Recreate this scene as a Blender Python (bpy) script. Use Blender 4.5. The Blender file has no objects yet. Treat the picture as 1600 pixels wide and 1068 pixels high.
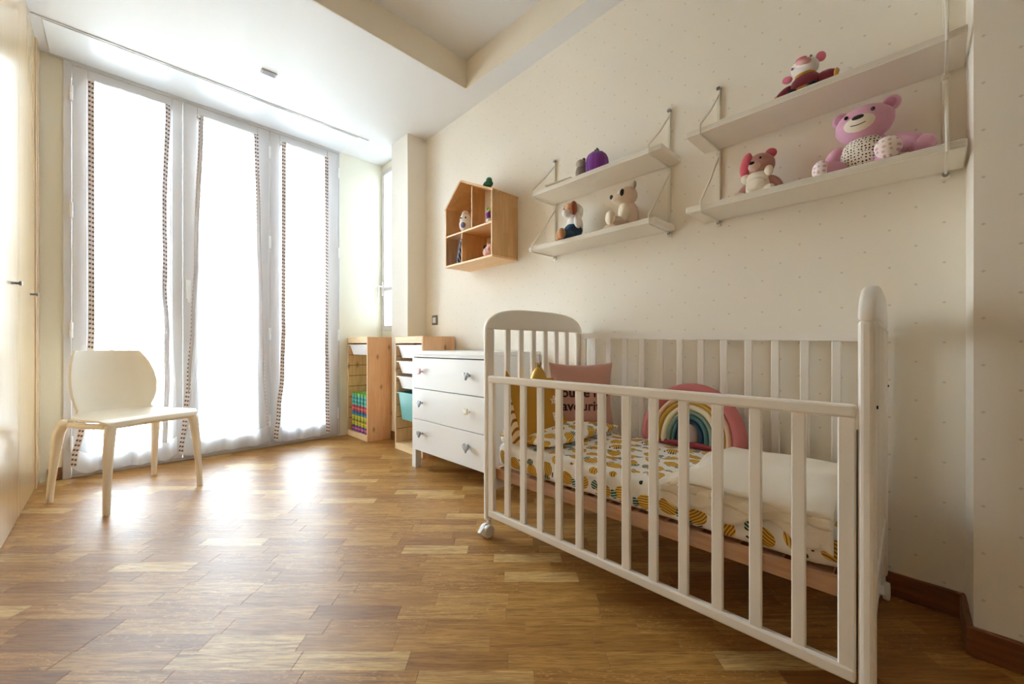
import bpy, bmesh, math, random
from mathutils import Vector, Matrix, Euler

random.seed(7)
PI = math.pi
SC = bpy.context.scene
COL = SC.collection

# ------------------------------------------------------------------ camera
cam_d = bpy.data.cameras.new('camera')
cam = bpy.data.objects.new('camera', cam_d)
COL.objects.link(cam)
cam.location = (0, 0, 0.85)
cam.rotation_euler = (PI / 2, 0, -PI / 4)
cam_d.sensor_width = 36
cam_d.lens = 620 / 1600 * 36
cam_d.shift_y = 6 / 1600
cam_d.clip_start = 0.02
SC.camera = cam

# ------------------------------------------------------------------ world: bright hazy sky
W = bpy.data.worlds.new('world')
SC.world = W
W.use_nodes = True
wn = W.node_tree
wn.nodes.clear()
w_out = wn.nodes.new('ShaderNodeOutputWorld')
w_bg = wn.nodes.new('ShaderNodeBackground')
w_geo = wn.nodes.new('ShaderNodeTexCoord')
w_sep = wn.nodes.new('ShaderNodeSeparateXYZ')
w_ramp = wn.nodes.new('ShaderNodeValToRGB')
w_ramp.color_ramp.elements[0].position = 0.0
w_ramp.color_ramp.elements[0].color = (0.84, 0.925, 1.0, 1)
w_ramp.color_ramp.elements[1].position = 0.8
w_ramp.color_ramp.elements[1].color = (0.68, 0.84, 1.0, 1)
wn.links.new(w_geo.outputs['Generated'], w_sep.inputs[0])
wn.links.new(w_sep.outputs['Z'], w_ramp.inputs[0])
wn.links.new(w_ramp.outputs[0], w_bg.inputs['Color'])
w_bg.inputs['Strength'].default_value = 10.0
wn.links.new(w_bg.outputs[0], w_out.inputs[0])

def portal(name, loc, rot, sx, sy):
    d = bpy.data.lights.new(name, 'AREA')
    d.shape = 'RECTANGLE'
    d.size, d.size_y = sx, sy
    d.cycles.is_portal = True
    o = bpy.data.objects.new(name, d)
    COL.objects.link(o)
    o.location = loc
    o.rotation_euler = rot

portal('window_portal', (0.64, 4.12, 1.36), (-PI / 2, 0, 0), 1.8, 2.7)
portal('side_window_portal', (2.12, 3.58, 1.8), (0, PI / 2, 0), 1.7, 0.5)
portal('rear_fill_portal', (0.65, -1.72, 1.65), (PI / 2, 0, 0), 1.4, 1.5)  # sky portal for the added rear fill opening

SC.view_settings.view_transform = 'Standard'
SC.view_settings.look = 'None'
SC.view_settings.gamma = 1
SC.view_settings.use_curve_mapping = False
SC.view_settings.exposure = 1.58
SC.cycles.max_bounces = 14
SC.cycles.diffuse_bounces = 8
SC.cycles.glossy_bounces = 5
SC.cycles.transmission_bounces = 8
SC.cycles.transparent_max_bounces = 16
SC.cycles.use_denoising = True
SC.cycles.sample_clamp_indirect = 10

# ------------------------------------------------------------------ material helpers
class X:
    """tiny expression wrapper over Math nodes"""
    def __init__(s, t, v): s.t, s.v = t, v
    def _m(s, op, *a, clamp=False):
        n = s.t.nodes.new('ShaderNodeMath'); n.operation = op; n.use_clamp = clamp
        for i, q in enumerate((s,) + a):
            q = q.v if isinstance(q, X) else q
            if isinstance(q, (int, float)): n.inputs[i].default_value = q
            else: s.t.links.new(q, n.inputs[i])
        return X(s.t, n.outputs[0])
    def __add__(s, o): return s._m('ADD', o)
    __radd__ = __add__
    def __sub__(s, o): return s._m('SUBTRACT', o)
    def __mul__(s, o): return s._m('MULTIPLY', o)
    __rmul__ = __mul__
    def __truediv__(s, o): return s._m('DIVIDE', o)
    def __neg__(s): return s._m('MULTIPLY', -1.0)
    def lt(s, o): return s._m('LESS_THAN', o)
    def gt(s, o): return s._m('GREATER_THAN', o)
    def floor(s): return s._m('FLOOR')
    def fract(s): return s._m('FRACT')
    def abs(s): return s._m('ABSOLUTE')
    def sin(s): return s._m('SINE')
    def cos(s): return s._m('COSINE')
    def sqrt(s): return s._m('SQRT')
    def mod(s, o): return s._m('FLOORED_MODULO', o)
    def min(s, o): return s._m('MINIMUM', o)
    def max(s, o): return s._m('MAXIMUM', o)
    def sat(s): return s._m('ADD', 0.0, clamp=True)

def srgb(r, g, b):
    f = lambda c: (c / 255 / 12.92) if c / 255 <= 0.04045 else ((c / 255 + 0.055) / 1.055) ** 2.4
    return (f(r), f(g), f(b), 1)

class M:
    def __init__(s, name, color=(0.8, 0.8, 0.8, 1), rough=0.5, **kw):
        s.m = bpy.data.materials.new(name); s.m.use_nodes = True
        s.t = s.m.node_tree
        s.b = s.t.nodes['Principled BSDF']
        s.out = s.t.nodes['Material Output']
        s.b.inputs['Base Color'].default_value = color
        s.b.inputs['Roughness'].default_value = rough
        for k, v in kw.items():
            s.b.inputs[k.replace('_', ' ')].default_value = v
        s.m.diffuse_color = color
    def x(s, v): return X(s.t, v)
    def pos(s, kind='pos'):
        if kind == 'pos':
            n = s.t.nodes.new('ShaderNodeNewGeometry'); o = n.outputs['Position']
        else:
            n = s.t.nodes.new('ShaderNodeTexCoord'); o = n.outputs['Object']
        q = s.t.nodes.new('ShaderNodeSeparateXYZ'); s.t.links.new(o, q.inputs[0])
        return [X(s.t, q.outputs[i]) for i in range(3)]
    def attr(s, name):
        n = s.t.nodes.new('ShaderNodeAttribute'); n.attribute_name = name
        return X(s.t, n.outputs['Fac'])
    def vec(s, x, y, z=0.0):
        n = s.t.nodes.new('ShaderNodeCombineXYZ')
        for i, q in enumerate((x, y, z)):
            if isinstance(q, X): s.t.links.new(q.v, n.inputs[i])
            else: n.inputs[i].default_value = q
        return n.outputs[0]
    def noise(s, vec, scale=5, detail=3, rough=0.5, dist=0.0):
        n = s.t.nodes.new('ShaderNodeTexNoise')
        n.inputs['Scale'].default_value = scale; n.inputs['Detail'].default_value = detail
        n.inputs['Roughness'].default_value = rough; n.inputs['Distortion'].default_value = dist
        s.t.links.new(vec, n.inputs['Vector'])
        return X(s.t, n.outputs['Fac'])
    def white(s, x, y):
        n = s.t.nodes.new('ShaderNodeTexWhiteNoise'); n.noise_dimensions = '2D'
        s.t.links.new(s.vec(x, y), n.inputs['Vector'])
        return X(s.t, n.outputs['Value'])
    def mix(s, fac, a, b):
        n = s.t.nodes.new('ShaderNodeMix'); n.data_type = 'RGBA'
        fi = [i for i in n.inputs if i.type == 'VALUE'][0]
        ci = [i for i in n.inputs if i.type == 'RGBA']
        if isinstance(fac, X): s.t.links.new(fac.v, fi)
        else: fi.default_value = fac
        for sock, c in zip(ci, (a, b)):
            if isinstance(c, tuple): sock.default_value = c
            else: s.t.links.new(c, sock)
        return [o for o in n.outputs if o.type == 'RGBA'][0]
    def ramp(s, fac, *stops):
        n = s.t.nodes.new('ShaderNodeValToRGB')
        cr = n.color_ramp
        while len(cr.elements) < len(stops): cr.elements.new(0.5)
        for e, (p, c) in zip(cr.elements, stops): e.position = p; e.color = c
        s.t.links.new(fac.v, n.inputs[0])
        return n.outputs[0]
    def color(s, sock): s.t.links.new(sock, s.b.inputs['Base Color']); return s
    def bump(s, h, strength=0.2, dist=0.002):
        n = s.t.nodes.new('ShaderNodeBump')
        n.inputs['Strength'].default_value = strength; n.inputs['Distance'].default_value = dist
        s.t.links.new(h.v, n.inputs['Height']); s.t.links.new(n.outputs[0], s.b.inputs['Normal'])
        return s
    def fuzz(s, scale=350, strength=0.5, dist=0.003):
        p = s.t.nodes.new('ShaderNodeTexCoord')
        return s.bump(s.noise(p.outputs['Object'], scale, 2), strength, dist)

def plain(name, rgb, rough=0.5, **kw): return M(name, srgb(*rgb), rough, **kw).m
def plush(name, rgb):
    m = M(name, srgb(*rgb), 0.9, Sheen_Weight=0.25, Sheen_Roughness=0.5)
    return m.fuzz().m
def cloth(name, rgb):
    return M(name, srgb(*rgb), 0.85).fuzz(600, 0.25, 0.001).m

# walls: cream wallpaper with a staggered printed motif
def wallpaper():
    m = M('wallpaper', rough=0.75)
    x, y, z = m.pos()
    a = (y + 0.0166) / 0.127
    b = (z - 1.053) / 0.128
    def dot(ox, oz):
        u = (a + ox + 0.5).fract() - 0.5
        v = (b + oz + 0.5).fract() - 0.5
        # small triangular motif
        return ((u * 0.127).abs() / 0.0052 + ((v * 0.128) / 0.0042 - 0.1).abs()).lt(1.0)
    d = dot(0, 0).max(dot(0.5, 0.5))
    big = m.noise(m.vec(x, y, z), 1.4, 2)
    base = m.ramp(big, (0.3, srgb(240, 233, 220)), (0.7, srgb(243, 237, 225)))
    m.color(m.mix(d * 0.36, base, srgb(160, 148, 130)))
    m.bump(m.noise(m.vec(x, y, z), 260, 2), 0.06, 0.001)
    return m.m
WALLPAPER = wallpaper()
def paint(name, rgb, rough=0.6):
    m = M(name, srgb(*rgb), rough)
    m.bump(m.noise(m.vec(*m.pos()), 220, 2), 0.05, 0.001)
    return m.m
CREAM = paint('cream_paint', (241, 233, 217))
CREAM_LIGHT = paint('pale_cream_paint', (238, 236, 222))
CEIL = paint('ceiling_paint', (229, 230, 232))
HATCH = plain('hatch_laminate', (234, 238, 243), 0.25)
WHITE = plain('white_lacquer', (238, 239, 240), 0.32)
WHITE_CRIB = plain('crib_lacquer', (240, 235, 227), 0.28)
SHELFW = plain('shelf_laminate', (240, 233, 220), 0.4)
FRAMEW = plain('window_lacquer', (214, 213, 215), 0.35)
PLASTICW = plain('white_plastic', (240, 240, 240), 0.35)
DARK = plain('dark_gap', (30, 26, 24), 0.7)
BLACK = plain('black_plastic', (25, 22, 22), 0.4)
STEEL = plain('brushed_steel', (150, 148, 145), 0.35, Metallic=0.9)
PEWTER = plain('pewter', (165, 165, 166), 0.35, Metallic=0.55)
CHAIRM = plain('cream_polypropylene', (251, 244, 230), 0.42)
WIRE = plain('white_wire', (232, 227, 214), 0.4)

def wood(name, c0, c1, axis=2, scale=9.0, rough=0.5, knots=0.0, coords='obj', stripes=True, stave=0.0):
    m = M(name, rough=rough)
    p = m.pos(coords)
    st = [7.0, 7.0, 7.0]; st[axis] = 0.7
    v = m.vec(p[0] * st[0], p[1] * st[1], p[2] * st[2])
    n = m.noise(v, scale, 5, 0.6, 0.4)
    g = m.ramp(n, (0.30, c1), (0.62, c0))
    if stave:   # glued staves of differing tone
        o = [i for i in range(3) if i != axis]
        k1 = ((p[o[0]] + p[o[1]]) / stave).floor()
        k2 = (p[axis] / 0.19 + m.white(k1, k1 * 0.37) * 3.0).floor()
        tone = m.white(k1, k2)
        g = m.mix(tone * 0.5, g, (c1[0] * 0.80, c1[1] * 0.77, c1[2] * 0.70, 1))
    if knots:
        vo = m.t.nodes.new('ShaderNodeTexVoronoi'); vo.voronoi_dimensions = '2D'
        vo.inputs['Scale'].default_value = knots; vo.inputs['Randomness'].default_value = 1
        s2 = [1.0, 1.0, 1.0]; s2[axis] = 0.55
        m.t.links.new(m.vec(p[0] + p[1] + 0.37, p[2] * 0.55 + 0.13), vo.inputs['Vector'])
        d = m.x(vo.outputs['Distance'])
        k = (-(d * 9.0) + 0.95).sat() * 0.8
        g = m.mix(k, g, srgb(120, 66, 34))
    m.color(g)
    m.bump(n, 0.08, 0.001)
    return m.m

PINE = wood('pine', srgb(240, 208, 160), srgb(222, 182, 130), 2, 7, 0.5, knots=5.0)
PINE_RED = wood('pine_side', srgb(240, 198, 156), srgb(228, 178, 134), 2, 6, 0.5, knots=6.0)
PINE_EDGE = wood('pine_edge', srgb(246, 222, 180), srgb(232, 200, 152), 1, 7, 0.5)
BEECH = wood('glued_beech', srgb(230, 186, 132), srgb(214, 164, 108), 2, 8, 0.45, stave=0.045)
BEECH_LIGHT = wood('glued_beech_edge', srgb(240, 200, 150), srgb(226, 180, 126), 1, 8, 0.45)
BEDBASE = wood('bed_base_beech', srgb(212, 172, 140), srgb(196, 150, 116), 1, 8, 0.5)
SKIRT = wood('stained_oak_skirting', srgb(128, 80, 44), srgb(98, 58, 30), 1, 8, 0.4, coords='pos')
WARD = wood('wardrobe_veneer', srgb(224, 194, 150), srgb(219, 187, 142), 2, 5, 0.24)
WARD.node_tree.nodes['Principled BSDF'].inputs['Coat Weight'].default_value = 0.6
WARD.node_tree.nodes['Principled BSDF'].inputs['Coat Roughness'].default_value = 0.16

def parquet():
    m = M('oak_parquet', rough=0.3)
    x, y, z = m.pos()
    a = (x - y) * 0.70711
    b = (x + y) * 0.70711
    tone = m.attr('tone')
    sh = tone * 37.0
    v = m.vec(a * 1.6 + sh, b * 26.0 + sh)
    g = m.noise(v, 3.0, 6, 0.65, 0.9)
    fine = m.noise(m.vec(a * 9 + sh, b * 160), 2.0, 3, 0.6, 0.2)
    fl = m.noise(m.vec(a * 10 + sh * 2, b * 34), 3.2, 2, 0.5, 1.8)
    base = m.ramp(tone, (0.0, srgb(152, 106, 50)), (0.35, srgb(178, 130, 66)), (0.75, srgb(198, 152, 82)), (1.0, srgb(224, 188, 124)))
    dark = m.mix(((g - 0.40) * 3.6).sat() * 0.74, base, srgb(118, 72, 32))
    c = m.mix(((fine - 0.47) * 5.0).sat() * 0.50, dark, srgb(96, 56, 24))
    c = m.mix((fl - 0.62).gt(0.0) * (tone * 5.0).fract().gt(0.55) * 0.4, c, srgb(216, 172, 108))
    m.color(c)
    r = g * 0.14 + 0.34
    m.t.links.new(r.v, m.b.inputs['Roughness'])
    m.bump(g * 0.6 + fine * 0.5, 0.12, 0.0012)
    m.b.inputs['Specular IOR Level'].default_value = 0.34
    return m.m
PARQUET = parquet()

def thin_glass():
    m = M('window_glass')
    t = m.t; t.nodes.remove(m.b)
    tr = t.nodes.new('ShaderNodeBsdfTransparent'); tr.inputs[0].default_value = (0.96, 0.98, 0.98, 1)
    gl = t.nodes.new('ShaderNodeBsdfGlossy'); gl.inputs['Roughness'].default_value = 0.02
    fr = t.nodes.new('ShaderNodeFresnel'); fr.inputs[0].default_value = 1.45
    mx = t.nodes.new('ShaderNodeMixShader')
    t.links.new(fr.outputs[0], mx.inputs[0]); t.links.new(tr.outputs[0], mx.inputs[1]); t.links.new(gl.outputs[0], mx.inputs[2])
    t.links.new(mx.outputs[0], m.out.inputs[0])
    return m.m
GLASS = thin_glass()

def sheer(name, open_, col=(0.93, 0.94, 0.96, 1)):
    m = M(name)
    t = m.t; t.nodes.remove(m.b)
    tr = t.nodes.new('ShaderNodeBsdfTransparent')
    tl = t.nodes.new('ShaderNodeBsdfTranslucent'); tl.inputs[0].default_value = col
    df = t.nodes.new('ShaderNodeBsdfDiffuse'); df.inputs[0].default_value = col
    m1 = t.nodes.new('ShaderNodeMixShader'); m1.inputs[0].default_value = 0.40
    t.links.new(tl.outputs[0], m1.inputs[1]); t.links.new(df.outputs[0], m1.inputs[2])
    m2 = t.nodes.new('ShaderNodeMixShader'); m2.inputs[0].default_value = 1 - open_
    t.links.new(tr.outputs[0], m2.inputs[1]); t.links.new(m1.outputs[0], m2.inputs[2])
    t.links.new(m2.outputs[0], m.out.inputs[0])
    return m.m
SHEER = sheer('sheer_voile', 0.60)
DIFFUSER = sheer('diffuser_sheet', 0.10, (0.80, 0.81, 0.81, 1))  # for the sheet added to soften the side window's light
FILL_BLIND = sheer('fill_blind_cloth', 0.0, (0.06, 0.055, 0.05, 1))  # dense cloth that keeps the added rear fill weak
HEM = sheer('sheer_hem', 0.08)

def braid():
    m = M('dashed_braid', rough=0.9)
    v = m.attr('along'); u = m.attr('across')
    d1 = ((v / 0.030).fract() - 0.5).abs().lt(0.21) * (u - 0.28).abs().lt(0.17)
    d2 = ((v / 0.030 + 0.12).fract() - 0.5).abs().lt(0.21) * (u - 0.74).abs().lt(0.17)
    m.color(m.mix(d1.max(d2), srgb(228, 222, 222), srgb(116, 86, 78)))
    return m.m
BRAID = braid()

def pineapple():
    m = M('pineapple_cotton', rough=0.85)
    x, y, z = m.pos('obj')
    n = m.t.nodes.new('ShaderNodeNewGeometry')
    # print wraps over the edge: use x - z so the side continues the top
    px, py = (x - z) / 0.082, y / 0.082
    row = px.floor()
    py = py + row.mod(2.0) * 0.5
    cx, cy = px.floor(), py.floor()
    r1 = m.white(cx, cy); r2 = m.white(cx + 17.3, cy + 3.1); r3 = m.white(cx + 5.7, cy + 41.0)
    u = px - cx - 0.5 + (r2 - 0.5) * 0.18
    v = py - cy - 0.5 + (r3 - 0.5) * 0.18
    an = r1 * 6.283
    c, s = an.cos(), an.sin()
    p = u * c - v * s
    q = u * s + v * c
    body = ((p / 0.31) * (p / 0.31) + ((q + 0.10) / 0.37) * ((q + 0.10) / 0.37)).lt(1.0)
    stripe = ((p * 10.0 + (q * 9.0).sin() * 0.2).fract() - 0.5).abs().lt(0.19)
    q2 = q - 0.36
    leaf = ((p / 0.20) * (p / 0.20) + (q2 / 0.16) * (q2 / 0.16)).lt(1.0) * ((p * 9.0).fract() - 0.5).abs().lt(0.36)
    kind = (r2 * 7.0).fract()
    leafcol = m.mix(kind.gt(0.5), srgb(36, 110, 104), srgb(46, 92, 62))
    bodycol = m.mix(stripe, srgb(236, 194, 84), srgb(150, 98, 24))
    base = m.mix(body, srgb(247, 244, 238), bodycol)
    col = m.mix(leaf, base, leafcol)
    tick = ((p - 0.36).abs().lt(0.035) * (q - 0.1).abs().lt(0.12))
    col = m.mix(tick, col, srgb(40, 52, 58))
    m.color(col)
    m.bump(m.noise(m.vec(x, y, z), 500, 2), 0.15, 0.001)
    return m.m
PINEAPPLE = pineapple()
MUSLIN = M('muslin', srgb(244, 236, 222), 0.9).fuzz(260, 0.5, 0.002).m
MUSTARD = cloth('mustard_cotton', (196, 140, 40))
PINK_C = cloth('dusty_pink_cotton', (206, 158, 146))
INK = plain('dark_ink', (58, 30, 34), 0.8)
OFFWHITE_INK = plain('white_ink', (236, 222, 190), 0.8)
GOLD = plain('gold_satin', (206, 164, 72), 0.35, Metallic=0.35)
def striped(name, ca, cb, period, k=(1, 0.6, 0.8)):
    m = M(name, rough=0.85)
    x, y, z = m.pos('obj')
    s = ((x * k[0] + y * k[1] + z * k[2]) / period).fract().lt(0.35)
    m.color(m.mix(s, ca, cb))
    return m.m
STRIPE = striped('gold_striped_cotton', srgb(236, 214, 168), srgb(160, 100, 36), 0.034)

# ------------------------------------------------------------------ mesh helpers
class MB:
    def __init__(s): s.bm = bmesh.new()
    def box(s, x0, x1, y0, y1, z0, z1, bev=0.0, seg=1):
        r = bmesh.ops.create_cube(s.bm, size=1.0)
        vs = r['verts']
        for v in vs:
            v.co = Vector(((x0 + x1) / 2 + v.co.x * (x1 - x0), (y0 + y1) / 2 + v.co.y * (y1 - y0), (z0 + z1) / 2 + v.co.z * (z1 - z0)))
        if bev:
            es = list({e for v in vs for e in v.link_edges})
            bmesh.ops.bevel(s.bm, geom=es, offset=bev, segments=seg, affect='EDGES', profile=0.5)
        return s
    def prism(s, pts, axis, a0, a1, bev=0.0, seg=2):
        """polygon pts (2-D) extruded along axis; axis 0: pts=(y,z) 1: (x,z) 2: (x,y)"""
        def mk(p, a):
            return {0: (a, p[0], p[1]), 1: (p[0], a, p[1]), 2: (p[0], p[1], a)}[axis]
        A = [s.bm.verts.new(mk(p, a0)) for p in pts]
        B = [s.bm.verts.new(mk(p, a1)) for p in pts]
        n = len(pts)
        fs = [s.bm.faces.new(A), s.bm.faces.new(B[::-1])]
        for i in range(n):
            fs.append(s.bm.faces.new((A[i], B[i], B[(i + 1) % n], A[(i + 1) % n])))
        bmesh.ops.recalc_face_normals(s.bm, faces=fs)
        if bev:
            es = list({e for f in fs[:2] for e in f.edges})
            bmesh.ops.bevel(s.bm, geom=es, offset=bev, segments=seg, affect='EDGES', profile=0.5)
        return s
    def ell(s, c, r, rot=None, u=14, v=9):
        q = bmesh.ops.create_uvsphere(s.bm, u_segments=u, v_segments=v, radius=1.0)
        R = Euler(rot).to_matrix() if rot else Matrix.Identity(3)
        for vt in q['verts']:
            p = R @ Vector((vt.co.x * r[0], vt.co.y * r[1], vt.co.z * r[2]))
            vt.co = p + Vector(c)
        return s
    def tube(s, pts, rad, n=8, caps=True, sq=(1, 1), power=2.0):
        pts = [Vector(p) for p in pts]
        if isinstance(rad, (int, float)): rad = [rad] * len(pts)
        rings = []
        up = None
        for i, p in enumerate(pts):
            d = (pts[min(i + 1, len(pts) - 1)] - pts[max(i - 1, 0)]).normalized()
            if up is None:
                up = Vector((0, 0, 1)) if abs(d.z) < 0.9 else Vector((1, 0, 0))
            a = d.cross(up).normalized(); b = a.cross(d).normalized(); up = b
            ring = []
            for k in range(n):
                t = 2 * PI * k / n
                ct, st = math.cos(t), math.sin(t)
                ct = math.copysign(abs(ct) ** (2 / power), ct); st = math.copysign(abs(st) ** (2 / power), st)
                ring.append(s.bm.verts.new(p + (a * ct * sq[0] + b * st * sq[1]) * rad[i]))
            rings.append(ring)
        fs = []
        for i in range(len(rings) - 1):
            for k in range(n):
                fs.append(s.bm.faces.new((rings[i][k], rings[i][(k + 1) % n], rings[i + 1][(k + 1) % n], rings[i + 1][k])))
        if caps:
            fs.append(s.bm.faces.new(rings[0][::-1])); fs.append(s.bm.faces.new(rings[-1]))
        bmesh.ops.recalc_face_normals(s.bm, faces=fs)
        return s
    def lathe(s, prof, c=(0, 0, 0), axis=2, n=20):
        """profile of (radius, height)"""
        rings = []
        for r, h in prof:
            ring = []
            for k in range(n):
                t = 2 * PI * k / n
                p = [0, 0, 0]
                i, j = [q for q in range(3) if q != axis]
                p[i] = c[i] + r * math.cos(t); p[j] = c[j] + r * math.sin(t); p[axis] = c[axis] + h
                ring.append(s.bm.verts.new(p))
            rings.append(ring)
        fs = []
        for i in range(len(rings) - 1):
            for k in range(n):
                fs.append(s.bm.faces.new((rings[i][k], rings[i][(k + 1) % n], rings[i + 1][(k + 1) % n], rings[i + 1][k])))
        fs.append(s.bm.faces.new(rings[0])); fs.append(s.bm.faces.new(rings[-1]))
        bmesh.ops.recalc_face_normals(s.bm, faces=fs)
        return s
    def grid(s, nu, nv, fn, closed=False):
        V = [[s.bm.verts.new(fn(i / (nu - 1), j / (nv - 1))) for j in range(nv)] for i in range(nu)]
        for i in range(nu - 1):
            for j in range(nv - 1):
                s.bm.faces.new((V[i][j], V[i + 1][j], V[i + 1][j + 1], V[i][j + 1]))
        return s
    def build(s, name, mat, parent=None, smooth=False, loc=None, rot=None, angle=40):
        me = bpy.data.meshes.new(name)
        s.bm.to_mesh(me); s.bm.free()
        return link(name, me, mat, parent, smooth, loc, rot, angle)

def link(name, me, mat, parent=None, smooth=False, loc=None, rot=None, angle=40):
    if mat and not me.materials: me.materials.append(mat)
    if smooth:
        me.polygons.foreach_set('use_smooth', [True] * len(me.polygons))
        if angle < 170:
            try: me.set_sharp_from_angle(angle=math.radians(angle))
            except Exception: pass
    o = bpy.data.objects.new(name, me)
    COL.objects.link(o)
    if parent: o.parent = parent
    if loc: o.location = loc
    if rot: o.rotation_euler = rot
    return o

def empty(name, loc=(0, 0, 0), rz=0.0):
    o = bpy.data.objects.new(name, None); COL.objects.link(o)
    o.empty_display_size = 0.05
    o.location = loc; o.rotation_euler = (0, 0, rz)
    return o
def tag(o, label, cat, group=None):
    o['label'] = label; o['category'] = cat
    if group: o['group'] = group
    return o
def thing(name, label, cat, loc=(0, 0, 0), rz=0.0, group=None):
    return tag(empty(name, loc, rz), label, cat, group)
def struct(o): o['kind'] = 'structure'; return o
def stuff(o): o['kind'] = 'stuff'; return o

def copy_tree(src, parent=None):
    c = src.copy(); COL.objects.link(c)
    if parent: c.parent = parent
    for ch in list(src.children): copy_tree(ch, c)
    return c

WALL_A = -math.atan(0.03)
def wallx(y): return 1.877 + 0.03 * y
CH = 2.684       # lower ceiling
TH = 2.885       # tray ceiling

# ------------------------------------------------------------------ floor
fl = MB().box(-0.9, 2.2, -1.7, 3.9, -0.12, -0.004).build('floor', DARK)
struct(fl)
E1 = Vector((0.70711, -0.70711)); E2 = Vector((0.70711, 0.70711))
def clip(poly, n, d):
    out = []
    for i in range(len(poly)):
        a, b = poly[i], poly[(i + 1) % len(poly)]
        da, db = a.dot(n) - d, b.dot(n) - d
        if da <= 0: out.append(a)
        if (da < 0) != (db < 0) and abs(da - db) > 1e-12:
            out.append(a + (b - a) * (da / (da - db)))
    return out
PLANES = [(Vector((-1, 0)), 0.40), (Vector((1, -0.03)), 1.8765), (Vector((0, -1)), 1.5), (Vector((0, 1)), 3.813)]
def stave_geo(poly):
    c = sum(poly, Vector((0, 0))) / len(poly)
    top = [p + (c - p).normalized() * 0.0007 for p in poly]
    out = [p + (c - p).normalized() * 0.0002 for p in poly]
    n = len(poly)
    vs = [(p.x, p.y, 0.0) for p in top] + [(p.x, p.y, -0.0007) for p in out] + [(p.x, p.y, -0.004) for p in out]
    fs = [tuple(range(n))]
    for k in range(2):
        for i in range(n):
            fs.append((k * n + (i + 1) % n, k * n + i, (k + 1) * n + i, (k + 1) * n + (i + 1) % n))
    return vs, fs
def tone_mesh(name, vs, fs, tones):
    me = bpy.data.meshes.new(name)
    me.from_pydata(vs, [], fs)
    a = me.attributes.new('tone', 'FLOAT', 'POINT')
    a.data.foreach_set('value', tones)
    me.update()
    return me
rest_v, rest_f, rest_t = [], [], []
rnd = random.Random(11)
near = []
SW = 0.065
for r in range(-30, 62):
    t = -3.3 - rnd.random() * 0.4
    d0, d1 = r * SW, (r + 1) * SW
    while t < 3.2:
        ln = rnd.choice((0.24, 0.30, 0.30, 0.34, 0.27))
        poly = [E1 * t + E2 * d0, E1 * (t + ln) + E2 * d0, E1 * (t + ln) + E2 * d1, E1 * t + E2 * d1]
        tc = t + ln / 2
        t += ln
        for n, d in PLANES:
            if poly: poly = clip(poly, n, d)
        if len(poly) < 3: continue
        area = abs(sum(poly[i].x * poly[(i + 1) % len(poly)].y - poly[(i + 1) % len(poly)].x * poly[i].y for i in range(len(poly)))) / 2
        if area < 2e-5: continue
        tone = min(1, max(0, rnd.gauss(0.47, 0.24)))
        if rnd.random() < 0.06: tone = 0.97
        D = (d0 + d1) / 2
        c = sum(poly, Vector((0, 0))) / len(poly)
        vis = D > 0.93 and abs(tc) < 1.33 * D + 0.15 and -0.35 < c.x < wallx(c.y) and not (c.y < -0.15 and c.x > 1.66)
        if vis and D < 2.35: near.append((D, poly, tone))
        else:
            vs, fs = stave_geo(poly); b = len(rest_v)
            rest_v += vs; rest_f += [tuple(i + b for i in f) for f in fs]; rest_t += [tone] * len(vs)
near.sort(key=lambda q: q[0])
for k, (D, poly, tone) in enumerate(near):
    vs, fs = stave_geo(poly)
    if k < 296:
        link('plank', tone_mesh('plank', vs, fs, [tone] * len(vs)), PARQUET, fl)
    else:
        b = len(rest_v)
        rest_v += vs; rest_f += [tuple(i + b for i in f) for f in fs]; rest_t += [tone] * len(vs)
stuff(link('far_planks', tone_mesh('far_planks', rest_v, rest_f, rest_t), PARQUET, fl))

# ------------------------------------------------------------------ walls
def quad_wall(name, p, q, z0, z1, th, mat):
    """vertical slab from p to q, thickness th to the right-hand outside"""
    p, q = Vector(p), Vector(q)
    d = (q - p).normalized(); n = Vector((d.y, -d.x)) * th
    return MB().prism([p, q, q + n, p + n], 2, z0, z1).build(name, mat)
struct(quad_wall('wall_right', (wallx(3.2), 3.2), (wallx(-1.6), -1.6), -0.12, TH + 0.12, -0.16, WALLPAPER))
# near pillar on the right wall
struct(MB().prism([(1.671, -0.126), (1.99, -0.126), (1.99, -1.5), (1.671, -1.5)], 2, 0, TH + 0.1, 0.004, 2).build('trim_1', WALLPAPER))
# far column between wall and side window
struct(MB().prism([(1.785, 3.058), (1.785, 3.338), (1.99, 3.338), (1.99, 3.058)], 2, 0, CH + 0.1, 0.004, 2).build('trim_2', paint('column_paint', (242, 238, 229))))
# window wall
wm = MB()
wm.box(-0.90, -0.236, 3.815, 4.10, -0.12, TH + 0.1)
wm.box(1.502, 2.25, 3.815, 4.10, -0.12, TH + 0.1)
wm.box(-0.236, 1.502, 3.815, 4.10, 2.70, TH + 0.1)
wm.box(-0.236, 1.502, 3.86, 4.10, -0.12, -0.004)
struct(wm.build('wall_window', CREAM_LIGHT))
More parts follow.
